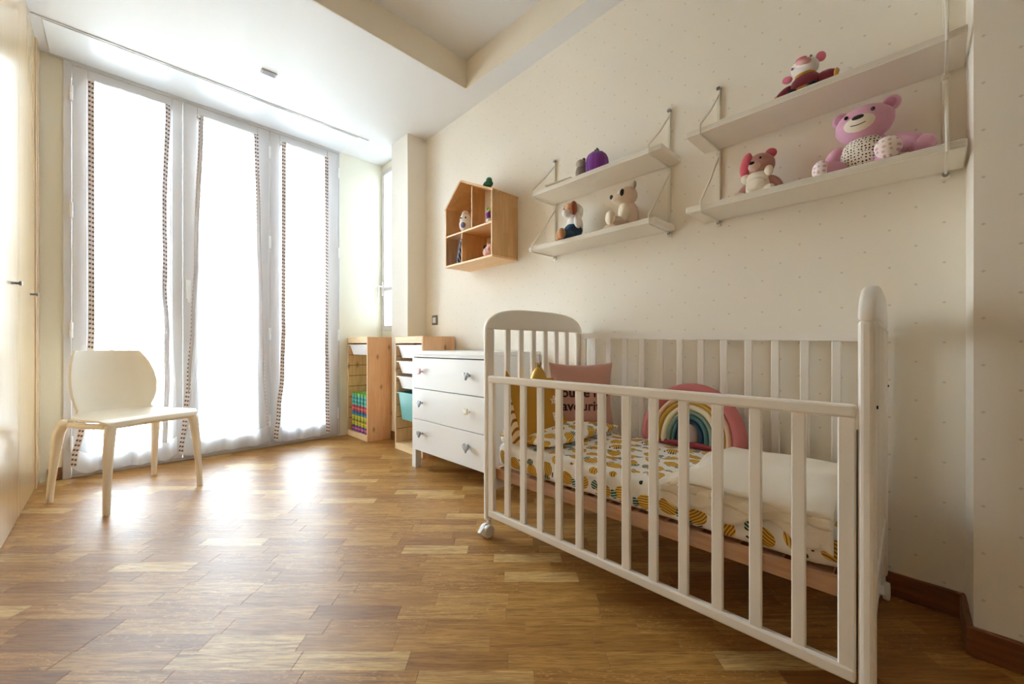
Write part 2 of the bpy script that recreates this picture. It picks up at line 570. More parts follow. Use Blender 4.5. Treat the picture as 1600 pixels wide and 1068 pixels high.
# niche wall holding the side window
wm = MB()
wm.box(1.935, 2.1, 3.30, 3.83, -0.1, 1.0)
wm.box(1.935, 2.1, 3.30, 3.83, 2.62, CH + 0.1)
wm.box(1.935, 2.1, 3.30, 3.345, 1.0, 2.62)
wm.box(1.935, 2.1, 3.80, 3.83, 1.0, 2.62)
struct(wm.build('wall_niche', CREAM_LIGHT))
struct(MB().box(-0.96, -0.90, -1.7, 3.9, -0.12, TH + 0.1).build('wall_left', CREAM))
wm = MB()
wm.box(-0.9, 0.0, -1.66, -1.5, -0.12, TH + 0.1); wm.box(1.3, 2.2, -1.66, -1.5, -0.12, TH + 0.1)
wm.box(0.0, 1.3, -1.66, -1.5, -0.12, 0.95); wm.box(0.0, 1.3, -1.66, -1.5, 2.35, TH + 0.1)
struct(wm.build('wall_back', CREAM))
wb = empty('fill_window', (0, -1.56, 0)); struct(wb)  # unseen window added behind the camera as soft fill light
wm = MB()
for q in ((0.0, 0.06, 0.95, 2.35), (1.24, 1.3, 0.95, 2.35), (0.06, 1.24, 0.95, 1.01), (0.06, 1.24, 2.29, 2.35), (0.62, 0.68, 1.01, 2.29)):
    wm.box(q[0], q[1], -0.05, 0.02, q[2], q[3], 0.003)
wm.build('frame', FRAMEW, wb)
for a, c in ((0.06, 0.62), (0.68, 1.24)):
    MB().box(a, c, -0.02, -0.014, 1.01, 2.29).build('pane', GLASS, wb)
MB().box(0.02, 1.28, 0.035, 0.037, 0.97, 2.33).build('fill_blind', FILL_BLIND, wb)  # added to dim the fill from the rear opening
# ceiling: low part by the window, tray ceiling over the room, narrow soffit along the right wall
cl = MB()
cl.box(-0.9, 2.1, 2.24, 3.83, CH, TH + 0.12)
cl.box(1.776, 2.1, -1.55, 2.24, CH, TH + 0.12)
cl.box(-0.9, -0.10, -1.55, 2.24, CH, TH + 0.12)
o = struct(cl.build('ceiling', CEIL))
struct(MB().box(-0.10, 1.776, -1.55, 2.24, TH, TH + 0.12).build('ceiling_tray', CEIL))
# cream painted faces of the drop
struct(MB().box(-0.10, 1.772, 2.236, 2.24, CH + 0.001, TH).build('trim_3', CREAM))
struct(MB().box(1.772, 1.776, -1.5, 2.24, CH + 0.001, TH).build('trim_4', CREAM))
# skirting
def skirt(name, pts, th=0.013, h=0.08):
    m = MB()
    for a, b in zip(pts, pts[1:]):
        a, b = Vector(a), Vector(b); d = (b - a).normalized(); n = Vector((-d.y, d.x)) * th
        m.prism([a, b, b + n, a + n], 2, 0.0, h, 0.003, 1)
    return struct(m.build(name, SKIRT))
skirt('baseboard_right', [(wallx(-0.124) - 0.001, -0.124), (wallx(3.05) - 0.001, 3.05)])
skirt('baseboard_pillar', [(1.67, -1.5), (1.67, -0.113)])
skirt('baseboard_pillar_side', [(1.659, -0.125), (1.862, -0.125)])
skirt('baseboard_column', [(1.784, 3.057), (1.784, 3.33)])
skirt('baseboard_window', [(-0.3, 3.814), (-0.24, 3.814)][::-1])
# ceiling hatch of the shutter box
hb = empty('trim_5', (0, 0, CH)); struct(hb)
MB().box(-0.29, 1.505, 3.425, 3.79, -0.008, 0.0, 0.002).build('panel', HATCH, hb)
MB().box(-0.33, 1.60, 3.408, 3.419, -0.006, 0.0, 0.001).build('edge_strip', FRAMEW, hb)
MB().box(-0.33, 1.60, 3.4195, 3.4245, -0.0015, 0.0).build('shadow_gap', STEEL, hb)
MB().box(-0.30, 1.502, 3.795, 3.812, -0.014, 0.0, 0.003).build('head_bead', FRAMEW, hb)
# small ceiling vent
cv = thing('ceiling_vent', 'small rectangular pale grey sensor plate on the low white ceiling', 'ceiling vent', (0.729, 3.04, CH))
MB().box(-0.045, 0.045, -0.025, 0.025, -0.010, 0.0, 0.003).build('plate', plain('grey_plate', (196, 196, 198), 0.5), cv)
for k in range(3):
    MB().box(-0.036, 0.036, -0.016 + 0.012 * k, -0.008 + 0.012 * k, -0.0125, -0.009).build('louvre', STEEL, cv)

# ------------------------------------------------------------------ glazed doors
w1 = empty('window_1', (0, 3.80, 0)); struct(w1)
YF = 0.015
m = MB()
m.box(-0.236, -0.199, 0.0, 0.06, 0.0, 2.684, 0.003)
m.box(1.484, 1.502, 0.0, 0.06, 0.0, 2.684, 0.003)
m.box(-0.199, 1.484, 0.0, 0.06, 2.655, 2.684, 0.003)
m.box(-0.199, 1.484, 0.01, 0.06, 0.0, 0.022, 0.003)
m.build('frame', FRAMEW, w1)
def lever():
    q = MB()
    q.box(-0.014, 0.014, -0.012, 0.0, -0.07, 0.07, 0.004, 2)
    q.tube([(0, -0.01, 0.02), (0, -0.045, 0.02), (0, -0.05, 0.0), (0, -0.05, -0.10)], [0.009, 0.009, 0.010, 0.008], 8)
    return q
def hinge(): return MB().lathe([(0.0075, -0.05), (0.0085, -0.048), (0.0085, -0.002), (0.007, 0.0), (0.0085, 0.002), (0.0085, 0.048), (0.0075, 0.05)], axis=2, n=10)
sashes = [(-0.197, 0.352, -0.127, 0.292, -0.199, 'left'), (0.355, 0.915, 0.438, 0.828, 0.917, 'right'), (0.918, 1.482, 0.993, 1.382, 1.484, 'right')]
for i, (x0, x1, g0, g1, hx, side) in enumerate(sashes):
    q = MB()
    q.box(x0, g0, -0.004, 0.045, 0.024, 2.652, 0.004)
    q.box(g1, x1, -0.004, 0.045, 0.024, 2.652, 0.004)
    q.box(g0, g1, -0.004, 0.045, 2.575, 2.652, 0.003)
    q.box(g0, g1, -0.004, 0.045, 0.024, 0.135, 0.003)
    sh = q.build('sash', FRAMEW, w1)
    MB().box(g0, g1, 0.018, 0.024, 0.135, 2.575).build('pane', GLASS, sh)
    q = MB()   # glazing bead
    for (a, b, c, d) in ((g0, g0 + 0.012, 0.135, 2.575), (g1 - 0.012, g1, 0.135, 2.575), (g0, g1, 2.563, 2.575), (g0, g1, 0.135, 0.147)):
        q.box(a, b, 0.004, 0.018, c, d)
    q.build('glazing_bead', PLASTICW, sh)
    for z in (0.22, 0.95, 1.72, 2.47):
        hinge().build('hinge', PLASTICW, sh, True, loc=(hx, -0.010, z))
    if i == 1:
        lever().build('handle', PLASTICW, sh, True, loc=(0.385, -0.004, 1.27))
# side window in the niche
w2 = empty('window_2', (1.935, 3.345, 1.0)); struct(w2)
m = MB()
for (a, b, c, d) in ((0, 0.45, 0.0, 0.05), (0, 0.45, 1.57, 1.62), (0, 0.045, 0.05, 1.57), (0.41, 0.455, 0.05, 1.57), (0.045, 0.41, 0.40, 0.44)):
    m.box(-0.012, 0.05, a, b, c, d, 0.003)
m.build('frame', FRAMEW, w2)
MB().box(-0.006, -0.004, 0.046, 0.409, 0.442, 1.568).build('window_diffuser', DIFFUSER, w2)  # added sheets that cut and scatter light from the side panes
MB().box(-0.006, -0.004, 0.046, 0.409, 0.052, 0.398).build('window_diffuser', DIFFUSER, w2)
MB().box(0.02, 0.026, 0.045, 0.41, 0.05, 0.40).build('pane', GLASS, w2)
MB().box(0.02, 0.026, 0.045, 0.41, 0.44, 1.57).build('pane', GLASS, w2)
lever().build('handle', PLASTICW, w2, True, loc=(-0.012, 0.432, 0.43), rot=(0, 0, -PI / 2))

# ------------------------------------------------------------------ outside
def facade():
    root = thing('apartment_building', 'pale apartment building facing the balcony beyond the sheer curtains', 'building', (0, 15, -9))
    wallm = paint('render_facade', (232, 228, 220), 0.8)
    MB().box(-12, 14, 0, 6, 0, 12.2).build('wall', wallm, root)
    MB().box(-12.3, 14.3, -0.35, 6.2, 12.2, 12.5, 0.03).build('cornice', wallm, root)
    shut = plain('shutter_paint', (150, 150, 150), 0.7)
    wf = MB().box(-0.6, 0.6, -0.06, 0.02, 0, 1.9, 0.02); base = None
    for fz in (0.8, 4.0, 7.2, 10.0):
        for k in range(8):
            if base is None:
                base = wf.build('shutter', shut, root, loc=(-10 + 3 * k, -0.02, fz))
            else:
                c = base.copy(); COL.objects.link(c); c.location = (-10 + 3 * k, -0.02, fz)
    return root
facade()
g = MB().box(-30, 30, 4.2, 40, -9.1, -9.0).build('ground', paint('street', (150, 148, 144), 0.9)); struct(g)
b = MB().box(-0.8, 2.6, 4.10, 5.0, -0.16, -0.03, 0.01).build('balcony_slab', paint('balcony_stone', (214, 208, 198), 0.8)); struct(b)
rl = thing('balcony_railing', 'thin dark iron balcony railing outside the glazed doors', 'railing', (0, 4.94, -0.03))
IRON = plain('grey_iron', (110, 112, 116), 0.5)
MB().box(-0.7, 2.5, -0.02, 0.02, 1.0, 1.03, 0.005).build('top_rail', IRON, rl)
MB().box(-0.7, 2.5, -0.012, 0.012, 0.10, 0.12).build('bottom_rail', IRON, rl)
bb = None
for k in range(30):
    x = -0.68 + k * 0.11
    if bb is None: bb = MB().box(-0.007, 0.007, -0.007, 0.007, 0.0, 1.0).build('baluster', IRON, rl, loc=(x, 0, 0))
    else:
        c = bb.copy(); COL.objects.link(c); c.location = (x, 0, 0)

# ------------------------------------------------------------------ curtains
def interp(tab, z):
    tab = sorted(tab)
    if z <= tab[0][0]: return tab[0][1]
    for (a, p), (b, q) in zip(tab, tab[1:]):
        if z <= b:
            t = (z - a) / (b - a); t = t * t * (3 - 2 * t)
            return p + (q - p) * t
    return tab[-1][1]
def strip_mesh(pts_l, pts_r):
    me = bpy.data.meshes.new('trim')
    n = len(pts_l); vs = list(pts_l) + list(pts_r)
    fs = [(i, i + 1, n + i + 1, n + i) for i in range(n - 1)]
    me.from_pydata([tuple(v) for v in vs], [], fs)
    al = [0.0]
    for i in range(1, n): al.append(al[-1] + (Vector(pts_l[i]) - Vector(pts_l[i - 1])).length)
    a = me.attributes.new('along', 'FLOAT', 'POINT'); a.data.foreach_set('value', al + al)
    c = me.attributes.new('across', 'FLOAT', 'POINT'); c.data.foreach_set('value', [0.0] * n + [1.0] * n)
    me.update()
    return me
def curtain(left, right, z0, seed, label, nf=4.0, behind=False):
    rr = random.Random(seed)
    ph = [rr.random() * 6.28 for _ in range(5)]
    root = thing('curtain', label, 'curtain', (0, 3.795, 0), 0, 'sheer curtains on the glazed doors')
    ZT = 2.572
    def P(u, v, off=0.0):
        z = z0(u) + (ZT - z0(u)) * v
        a, b = interp(left, z), interp(right, z)
        x = a + (b - a) * u
        amp = 0.004 + 0.015 * min(1, (ZT - z) / 0.9)
        y = -0.042 + amp * (math.sin(u * nf * 6.28 + ph[0] + 0.9 * math.sin(z * 1.3 + ph[1])) + 0.5 * math.sin(u * nf * 11.3 + ph[2] - z * 0.7))
        y += 0.012 * math.sin(z * 2.1 + ph[3] + u * 3)
        e = min(u, 1 - u) / 0.06
        if e < 1: y = y * e + (-0.042) * (1 - e)
        return (x, min(y, -0.014) - off, z)
    MB().grid(70, 44, lambda u, v: P(u, v)).build('fabric', SHEER, root, True, angle=180)
    MB().grid(60, 5, lambda u, v: P(u, v * 0.05, 0.0025)).build('hem', HEM, root, True, angle=180)
    MB().tube([(interp(left, ZT) - 0.005, -0.026, ZT + 0.006), (interp(right, ZT) + 0.005, -0.026, ZT + 0.006)], 0.005, 8).build('curtain_rod', PLASTICW, root, True)
    for u0, u1 in ((0.0, 0.072), (0.928, 1.0)):
        off = (lambda j: 0.004) if (u0 == 0 or not behind) else (lambda j: 0.004 if j > 30 else 0.004 - 0.011 * min(1, (30 - j) / 6))
        L = [P(u0, j / 60, off(j)) for j in range(61)]
        R = [P(u1, j / 60, off(j)) for j in range(61)]
        if behind and u0 > 0:   # this edge turns back behind the fabric lower down
            sh = lambda j: 0.0 if j > 34 else -0.055 * ((34 - j) / 34) ** 1.2
            L = [(q[0] + sh(j), q[1], q[2]) for j, q in enumerate(L)]; R = [(q[0] + sh(j), q[1], q[2]) for j, q in enumerate(R)]
        # constant braid width
        if u0 == 0: R = [(l[0] + 0.03, r[1], l[2]) for l, r in zip(L, R)]
        else: L = [(r[0] - 0.03, l[1], r[2]) for l, r in zip(L, R)]
        link('braid', strip_mesh(L, R), BRAID, root)
def hem_fn(lo, corner_l, corner_r):
    return lambda u: lo + (corner_l - lo) * max(0, 1 - u / 0.14) ** 1.5 + (corner_r - lo) * max(0, 1 - (1 - u) / 0.12) ** 1.5
curtain([(0.05, -0.205), (0.12, -0.20), (0.35, -0.165), (0.6, -0.135), (1.0, -0.124), (2.6, -0.126)],
        [(0.05, 0.318), (0.5, 0.312), (0.9, 0.296), (1.3, 0.268), (1.8, 0.262), (2.6, 0.282)],
        hem_fn(0.035, 0.085, 0.07), 3, 'white sheer curtain with dashed braid on the left leaf, behind the chair', 4.0, True)
curtain([(0.06, 0.322), (0.3, 0.345), (0.6, 0.368), (1.0, 0.392), (1.5, 0.410), (2.6, 0.440)],
        [(0.06, 0.908), (0.3, 0.890), (0.6, 0.870), (1.2, 0.862), (1.8, 0.845), (2.6, 0.828)],
        hem_fn(0.040, 0.075, 0.07), 5, 'white sheer curtain with dashed braid on the middle leaf of the glazed doors')
curtain([(0.06, 0.932), (0.3, 0.955), (0.6, 0.982), (1.0, 0.993), (2.6, 0.995)],
        [(0.06, 1.392), (0.3, 1.384), (1.0, 1.376), (2.6, 1.378)],
        hem_fn(0.040, 0.07, 0.06), 9, 'white sheer curtain with dashed braid on the right leaf, next to the pine shelves')

# ------------------------------------------------------------------ wardrobe
wd = thing('wardrobe', 'tall glossy pale wood fitted wardrobe along the left wall', 'wardrobe', (-0.337, 0, 0))
MB().box(-0.56, -0.022, -1.45, 3.81, 0.0, CH - 0.002).build('carcass', WARD, wd)
MB().box(-0.02, 0.006, 3.668, 3.812, 0.0, CH - 0.003, 0.002).build('filler_panel', WARD, wd)
yy = 3.665
while yy > -0.85:
    d = MB().box(-0.02, 0.0, yy - 0.5585, yy - 0.0015, 0.004, CH - 0.004, 0.0015).build('door', WARD, wd)
    MB().lathe([(0.009, 0.0), (0.006, 0.004), (0.006, 0.020), (0.011, 0.024), (0.011, 0.03), (0.008, 0.032)], (0.0, yy - 0.185, 1.14), axis=0, n=14).build('knob', STEEL, d, True)
    yy -= 0.56

# ------------------------------------------------------------------ light switch
ls = thing('light_switch', 'square grey framed light switch with white rocker on the cream wall', 'light switch', (wallx(2.907), 2.907, 1.072), WALL_A)
MB().box(-0.009, 0.0, -0.041, 0.041, -0.041, 0.041, 0.003).build('frame', plain('switch_grey', (128, 126, 122), 0.4, Metallic=0.3), ls)
MB().box(-0.013, -0.008, -0.024, 0.024, -0.024, 0.024, 0.003).build('rocker', PLASTICW, ls)

# ------------------------------------------------------------------ chair
def chair():
    fx, fy = 0.416, -0.909
    root = thing('chair', 'cream moulded plastic chair with splayed legs by the window', 'chair', (0.065, 3.18, 0), math.atan2(fy, fx))
    # local +x forward, +y to the chair's left ; profile: (x, z, half width, edge rise, edge forward)
    prof = [(0.232, 0.430, 0.190, -0.004, 0.0), (0.225, 0.447, 0.212, -0.003, 0.0), (0.19, 0.456, 0.224, -0.001, 0.0),
            (0.10, 0.449, 0.226, 0.004, 0.0), (0.0, 0.442, 0.222, 0.008, 0.0), (-0.09, 0.441, 0.210, 0.012, 0.0),
            (-0.15, 0.446, 0.194, 0.014, 0.015), (-0.187, 0.463, 0.176, 0.010, 0.040), (-0.206, 0.49, 0.174, 0.0, 0.062),
            (-0.217, 0.525, 0.188, 0.0, 0.080), (-0.227, 0.57, 0.199, 0.0, 0.090), (-0.238, 0.63, 0.203, 0.0, 0.094),
            (-0.251, 0.69, 0.198, 0.0, 0.090), (-0.265, 0.75, 0.184, 0.0, 0.080), (-0.279, 0.80, 0.164, 0.0, 0.066), (-0.286, 0.82, 0.153, 0.0, 0.060)]
    def fn(i, j):
        t = i * (len(prof) - 1); k = min(int(t), len(prof) - 2); f = t - k
        a, b = prof[k], prof[k + 1]
        q = [p + (r - p) * f for p, r in zip(a, b)]
        s = 2 * j - 1
        return (q[0] + q[4] * abs(s) ** 2.2, s * q[2], q[1] + q[3] * s * s)
    mb = MB().grid(46, 17, fn)
    sh = mb.build('seat_shell', CHAIRM, root, True, angle=180)
    mod = sh.modifiers.new('solid', 'SOLIDIFY'); mod.thickness = 0.012; mod.offset = -1
    mod2 = sh.modifiers.new('bev', 'BEVEL'); mod2.width = 0.003; mod2.segments = 2; mod2.limit_method = 'ANGLE'
    def leg(pts, rad): return MB().tube(pts, rad, 14, power=3.2).build('leg', CHAIRM, root, True)
    def loc(X, Y):
        dx, dy = X - 0.065, Y - 3.18
        return (dx * fx + dy * fy, -dx * fy + dy * fx)
    for (px, py, s, front) in ((-0.034, 2.847, -1, 1), (0.368, 3.066, 1, 1), (-0.2525, 3.294, -1, 0), (0.1786, 3.511, 1, 0)):
        x, y = loc(px, py)
        if front:
            y = math.copysign(0.226, y)
            L = leg([(x, y, 0.0), (x - 0.004, y * 0.98, 0.12), (x - 0.012, y * 0.945, 0.28), (x - 0.020, y * 0.90, 0.40), (x - 0.03, y * 0.86, 0.437)], [0.0125, 0.0145, 0.018, 0.021, 0.021])
        else:
            y = math.copysign(0.242, y)
            L = leg([(x, y, 0.0), (x + 0.014, y * 0.985, 0.12), (x + 0.034, y * 0.955, 0.27), (x + 0.052, y * 0.93, 0.38), (x + 0.075, y * 0.89, 0.425), (x + 0.12, y * 0.84, 0.437)], [0.0125, 0.0145, 0.018, 0.022, 0.022, 0.018])
        MB().box(x - 0.011, x + 0.011, y - 0.011, y + 0.011, -0.0002, 0.006, 0.002).build('foot_pad', BLACK, L)
    for s in (-1, 1):   # under-seat side rails joining the legs
        MB().tube([(0.20, s * 0.197, 0.434), (0.05, s * 0.206, 0.426), (-0.10, s * 0.206, 0.424), (-0.19, s * 0.208, 0.430)], [0.017, 0.014, 0.015, 0.018], 10).build('side_rail', CHAIRM, root, True)
    MB().tube([(0.205, -0.19, 0.433), (0.208, 0.0, 0.430), (0.205, 0.19, 0.433)], [0.016, 0.012, 0.016], 10).build('front_rail', CHAIRM, root, True)
chair()

# ------------------------------------------------------------------ pine shelf units
def pine_unit(label, x, y0, y1, h):
    root = thing('shelf_unit', label, 'storage unit', (x, y0, 0))
    w = y1 - y0; t = 0.018; d = 0.30
    MB().box(0.0, d, 0.0, t, 0.0, h, 0.002).build('side_panel', PINE_RED, root)
    sp = MB().box(0.0, d, w - t, w, 0.0, h, 0.002).build('side_panel', PINE, root)
    g = MB()
    for k in range(7): g.box(0.01, d - 0.01, w - t - 0.0012, w - t + 0.001, 0.16 + k * 0.10, 0.166 + k * 0.10)
    g.build('groove', plain('groove_shadow_wood', (150, 112, 72), 0.7), sp)
    MB().box(0.0, 0.018, t, w - t, h - 0.055, h, 0.002).build('top_rail', PINE_EDGE, root)
    MB().box(0.018, d, t, w - t, h - 0.018, h - 0.001, 0.001).build('top_board', PINE, root)
    MB().box(0.0, 0.018, t, w - t, 0.0, 0.052, 0.002).build('plinth', PINE_EDGE, root)
    MB().box(0.018, d, t, w - t, 0.034, 0.051, 0.001).build('bottom_board', PINE, root)
    return root, w
def bin_mesh(w, d, h):
    """open storage tub with an outward rim and tapering walls, x = depth, y = width, top at z 0"""
    m = MB()
    a, b, tp = d, w, 0.022
    def ring(x0, x1, y0, y1, z): return [m.bm.verts.new(p) for p in ((x0, y0, z), (x1, y0, z), (x1, y1, z), (x0, y1, z))]
    r = [ring(0, a, 0, b, -0.008), ring(0, a, 0, b, 0.0), ring(0.014, a - 0.014, 0.016, b - 0.016, 0.0),
         ring(0.014 + tp, a - 0.014 - tp, 0.016 + tp, b - 0.016 - tp, -h + 0.003),]
    r2 = [ring(0, a, 0, b, -0.008), ring(0.011, a - 0.011, 0.013, b - 0.013, -0.008), ring(0.011 + tp, a - 0.011 - tp, 0.013 + tp, b - 0.013 - tp, -h)]
    for R in (r, r2):
        for p, q in zip(R, R[1:]):
            for i in range(4): m.bm.faces.new((p[i], p[(i + 1) % 4], q[(i + 1) % 4], q[i]))
        m.bm.faces.new(R[-1])
    bmesh.ops.remove_doubles(m.bm, verts=m.bm.verts, dist=1e-5)
    bmesh.ops.recalc_face_normals(m.bm, faces=m.bm.faces)
    return m
r1, wA = pine_unit('knotty pine storage frame in the window corner holding foam tiles', 1.5735, 3.376, 3.808, 0.93)
r2, wB = pine_unit('pine storage frame with tubs, half behind the white chest of drawers', 1.641, 2.593, 3.018, 0.925)
TUBW = plain('tub_white', (240, 240, 244), 0.35)
TUBT = plain('tub_teal', (120, 196, 198), 0.35)
def tub(x, y0, w, z, h, mat, label, group=None):
    o = bin_mesh(w - 0.04, 0.285, h).build('storage_tub', mat, None, loc=(x + 0.004, y0 + 0.02, z))
    tag(o, label, 'storage tub', group)
tub(1.5735, 3.376, wA, 0.862, 0.095, TUBW, 'shallow white tub at the top of the corner pine frame')
tub(1.641, 2.593, wB, 0.857, 0.105, TUBW, 'topmost white tub in the pine frame beside the chest of drawers')
tub(1.641, 2.593, wB, 0.726, 0.10, TUBW, 'middle white tub in the pine frame, second from the top')
tub(1.641, 2.593, wB, 0.601, 0.10, TUBW, 'lowest white tub, just above the teal tub')
tub(1.641, 2.593, wB, 0.470, 0.225, TUBT, 'deep teal tub low in the pine frame beside the chest of drawers')
for root, zs, w in ((r2, (0.85, 0.719, 0.594, 0.463), wB), (r1, (0.855,), wA)):
    for z in zs:
        for yy in (0.0185, w - 0.0245): MB().box(0.01, 0.29, yy, yy + 0.006, z - 0.010, z - 0.0015).build('runner', PINE, root)

# foam puzzle tiles
def jig_outline(hx, hy, nx, ny, d=0.013):
    pts = []
    def side(p, q, n):
        p, q = Vector(p), Vector(q); e = (q - p); L = e.length; e /= L; nrm = Vector((e.y, -e.x))
        st = L / n
        for k in range(n):
            c = p + e * (st * (k + 0.5))
            pts.append(p + e * (st * k + st * 0.22))
            for tt in range(6):
                a = PI - PI * tt / 5
                pts.append(c + e * math.cos(a) * st * 0.36 + nrm * (0.004 + d * math.sin(a) ** 0.7))
            pts.append(p + e * (st * (k + 1) - st * 0.22))
    side((-hx, -hy), (hx, -hy), nx); side((hx, -hy), (hx, hy), ny); side((hx, hy), (-hx, hy), nx); side((-hx, hy), (-hx, -hy), ny)
    return pts
tile_me = {}
def foam(color, z, k, name, label):
    if color not in tile_me:
        b = MB().prism([tuple(p) for p in jig_outline(0.118, 0.165, 4, 5)], 2, 0.0, 0.0185, 0.0015, 1)
        me = bpy.data.meshes.new('foam_tile'); b.bm.to_mesh(me); b.bm.free()
        me.materials.append(plain('foam_' + name.replace(' ', '_'), color, 0.75))
        tile_me[color] = me
    o = link('foam_tile', tile_me[color], None)
    o.location = (1.722 + 0.0015 * math.sin(k * 2.1), 3.592 + 0.0015 * math.cos(k * 1.7), z)
    o.rotation_euler = (0, 0, 0.004 * math.sin(k * 3.3))
    tag(o, label, 'foam tile', 'foam puzzle tiles in the corner frame')
TC = {'purple': (126, 72, 150), 'pink': (206, 120, 160), 'lime': (178, 196, 70), 'yellow': (222, 192, 66), 'olive': (150, 142, 50),
      'teal': (72, 160, 160), 'blue': (52, 110, 176), 'red': (190, 70, 84), 'coral': (218, 122, 110), 'mint': (110, 190, 176), 'green': (130, 196, 90)}
order = ['purple', 'pink', 'purple', 'lime', 'yellow', 'olive', 'lime', 'yellow', 'teal', 'blue', 'red', 'coral', 'red', 'mint', 'teal', 'mint', 'teal', 'mint', 'green']
seen = {}
for k, cname in enumerate(order):
    nth = seen.get(cname, 0); seen[cname] = nth + 1
    tot = order.count(cname)
    below = order[k - 1] if k else None; above = order[k + 1] if k + 1 < len(order) else None
    where = ('bottommost of the stack' if below is None else 'lying on the %s tile' % below) + (', topmost of the stack' if above is None else ', under the %s one' % above)
    if tot > 1:
        rank = {0: 'lowest', tot - 1: 'uppermost'}.get(nth, 'middle')
        lab = '%s of the %s foam puzzle tiles, %s' % (rank, cname, where)
    else:
        lab = 'only %s foam puzzle tile, %s' % (cname, where)
    foam(TC[cname], 0.0516 + k * 0.0188, k, cname, lab)

# ------------------------------------------------------------------ chest of drawers
def chest():
    root = thing('chest_of_drawers', 'white three drawer chest with heart and butterfly knobs behind the cot', 'chest of drawers', (1.4834, 1.663, 0))
    w, d, h = 0.818, 0.425, 0.815
    m = MB()
    m.box(0.002, d, 0.0, 0.022, 0.12, h - 0.022)
    m.box(0.002, d, w - 0.022, w, 0.12, h - 0.022)
    m.box(0.03, d, 0.022, w - 0.022, 0.13, 0.15)
    m.box(d - 0.01, d, 0.022, w - 0.022, 0.15, h - 0.022)
    m.box(0.0, 0.02, 0.0, w, 0.773, h - 0.022, 0.001)
    m.build('carcass', WHITE, root)
    MB().box(-0.008, d + 0.005, -0.006, w + 0.006, h - 0.024, h, 0.003, 2).build('top', WHITE, root)
    for y in (0.0, w - 0.045):
        for x in (0.0, d - 0.045):
            MB().prism([(x, y), (x + 0.045, y), (x + 0.045, y + 0.045), (x, y + 0.045)], 2, 0.0, 0.125, 0.002, 1).build('leg', WHITE, root)
    MB().box(0.024, 0.03, 0.024, w - 0.024, 0.15, 0.772).build('shadow_board', DARK, root)
    zs = [0.125, 0.341, 0.555, 0.769]
    def heart(s):
        pts = []
        for k in range(26):
            t = 2 * PI * k / 26
            pts.append((s * 0.058 * 16 * math.sin(t) ** 3 / 1.0, s * 0.058 * (13 * math.cos(t) - 5 * math.cos(2 * t) - 2 * math.cos(3 * t) - math.cos(4 * t))))
        return pts
    def bfly(s):
        pts = []
        for k in range(40):
            t = 2 * PI * k / 40
            r = s * (0.55 + 0.45 * abs(math.sin(2 * t + 0.35))) * (0.75 if math.sin(t) < 0 else 1.0)
            pts.append((r * math.cos(t), r * math.sin(t)))
        return pts
    PINKG = plain('pink_enamel', (226, 178, 184), 0.3, Metallic=0.2)
    CREAMK = plain('cream_enamel', (236, 228, 210), 0.35)
    knobs = {2: (('b', PINKG, 'pink butterfly knob', 0.027), ('h', PEWTER, 'grey heart knob', 0.027)),
             1: (('h', PEWTER, 'grey heart knob', 0.026), ('b', CREAMK, 'cream butterfly knob', 0.026)),
             0: (('h', PEWTER, 'grey heart knob', 0.026), ('h', PEWTER, 'large grey heart knob', 0.034))}
    for i in range(3):
        z0, z1 = zs[i] + 0.0025, zs[i + 1] - 0.0025
        f = MB().box(0.0, 0.02, 0.0245, w - 0.0245, z0, z1, 0.0015).build('drawer_front', WHITE, root)
        zc = (z0 + z1) / 2 + (0.012 if i else 0.02)
        for (kind, mat, lab, s), yk in zip(knobs[i], (0.688, 0.178)):
            m = MB()
            m.lathe([(0.009, 0.0), (0.005, -0.004), (0.005, -0.02), (0.008, -0.022)], (0.0, yk, zc), axis=0, n=12)
            pl = heart(s) if kind == 'h' else bfly(s)
            m.prism([(yk + p[0], zc + p[1]) for p in pl], 0, -0.034, -0.021, 0.003, 2)
            k = m.build('knob', mat, f, True); k['label'] = lab
chest()

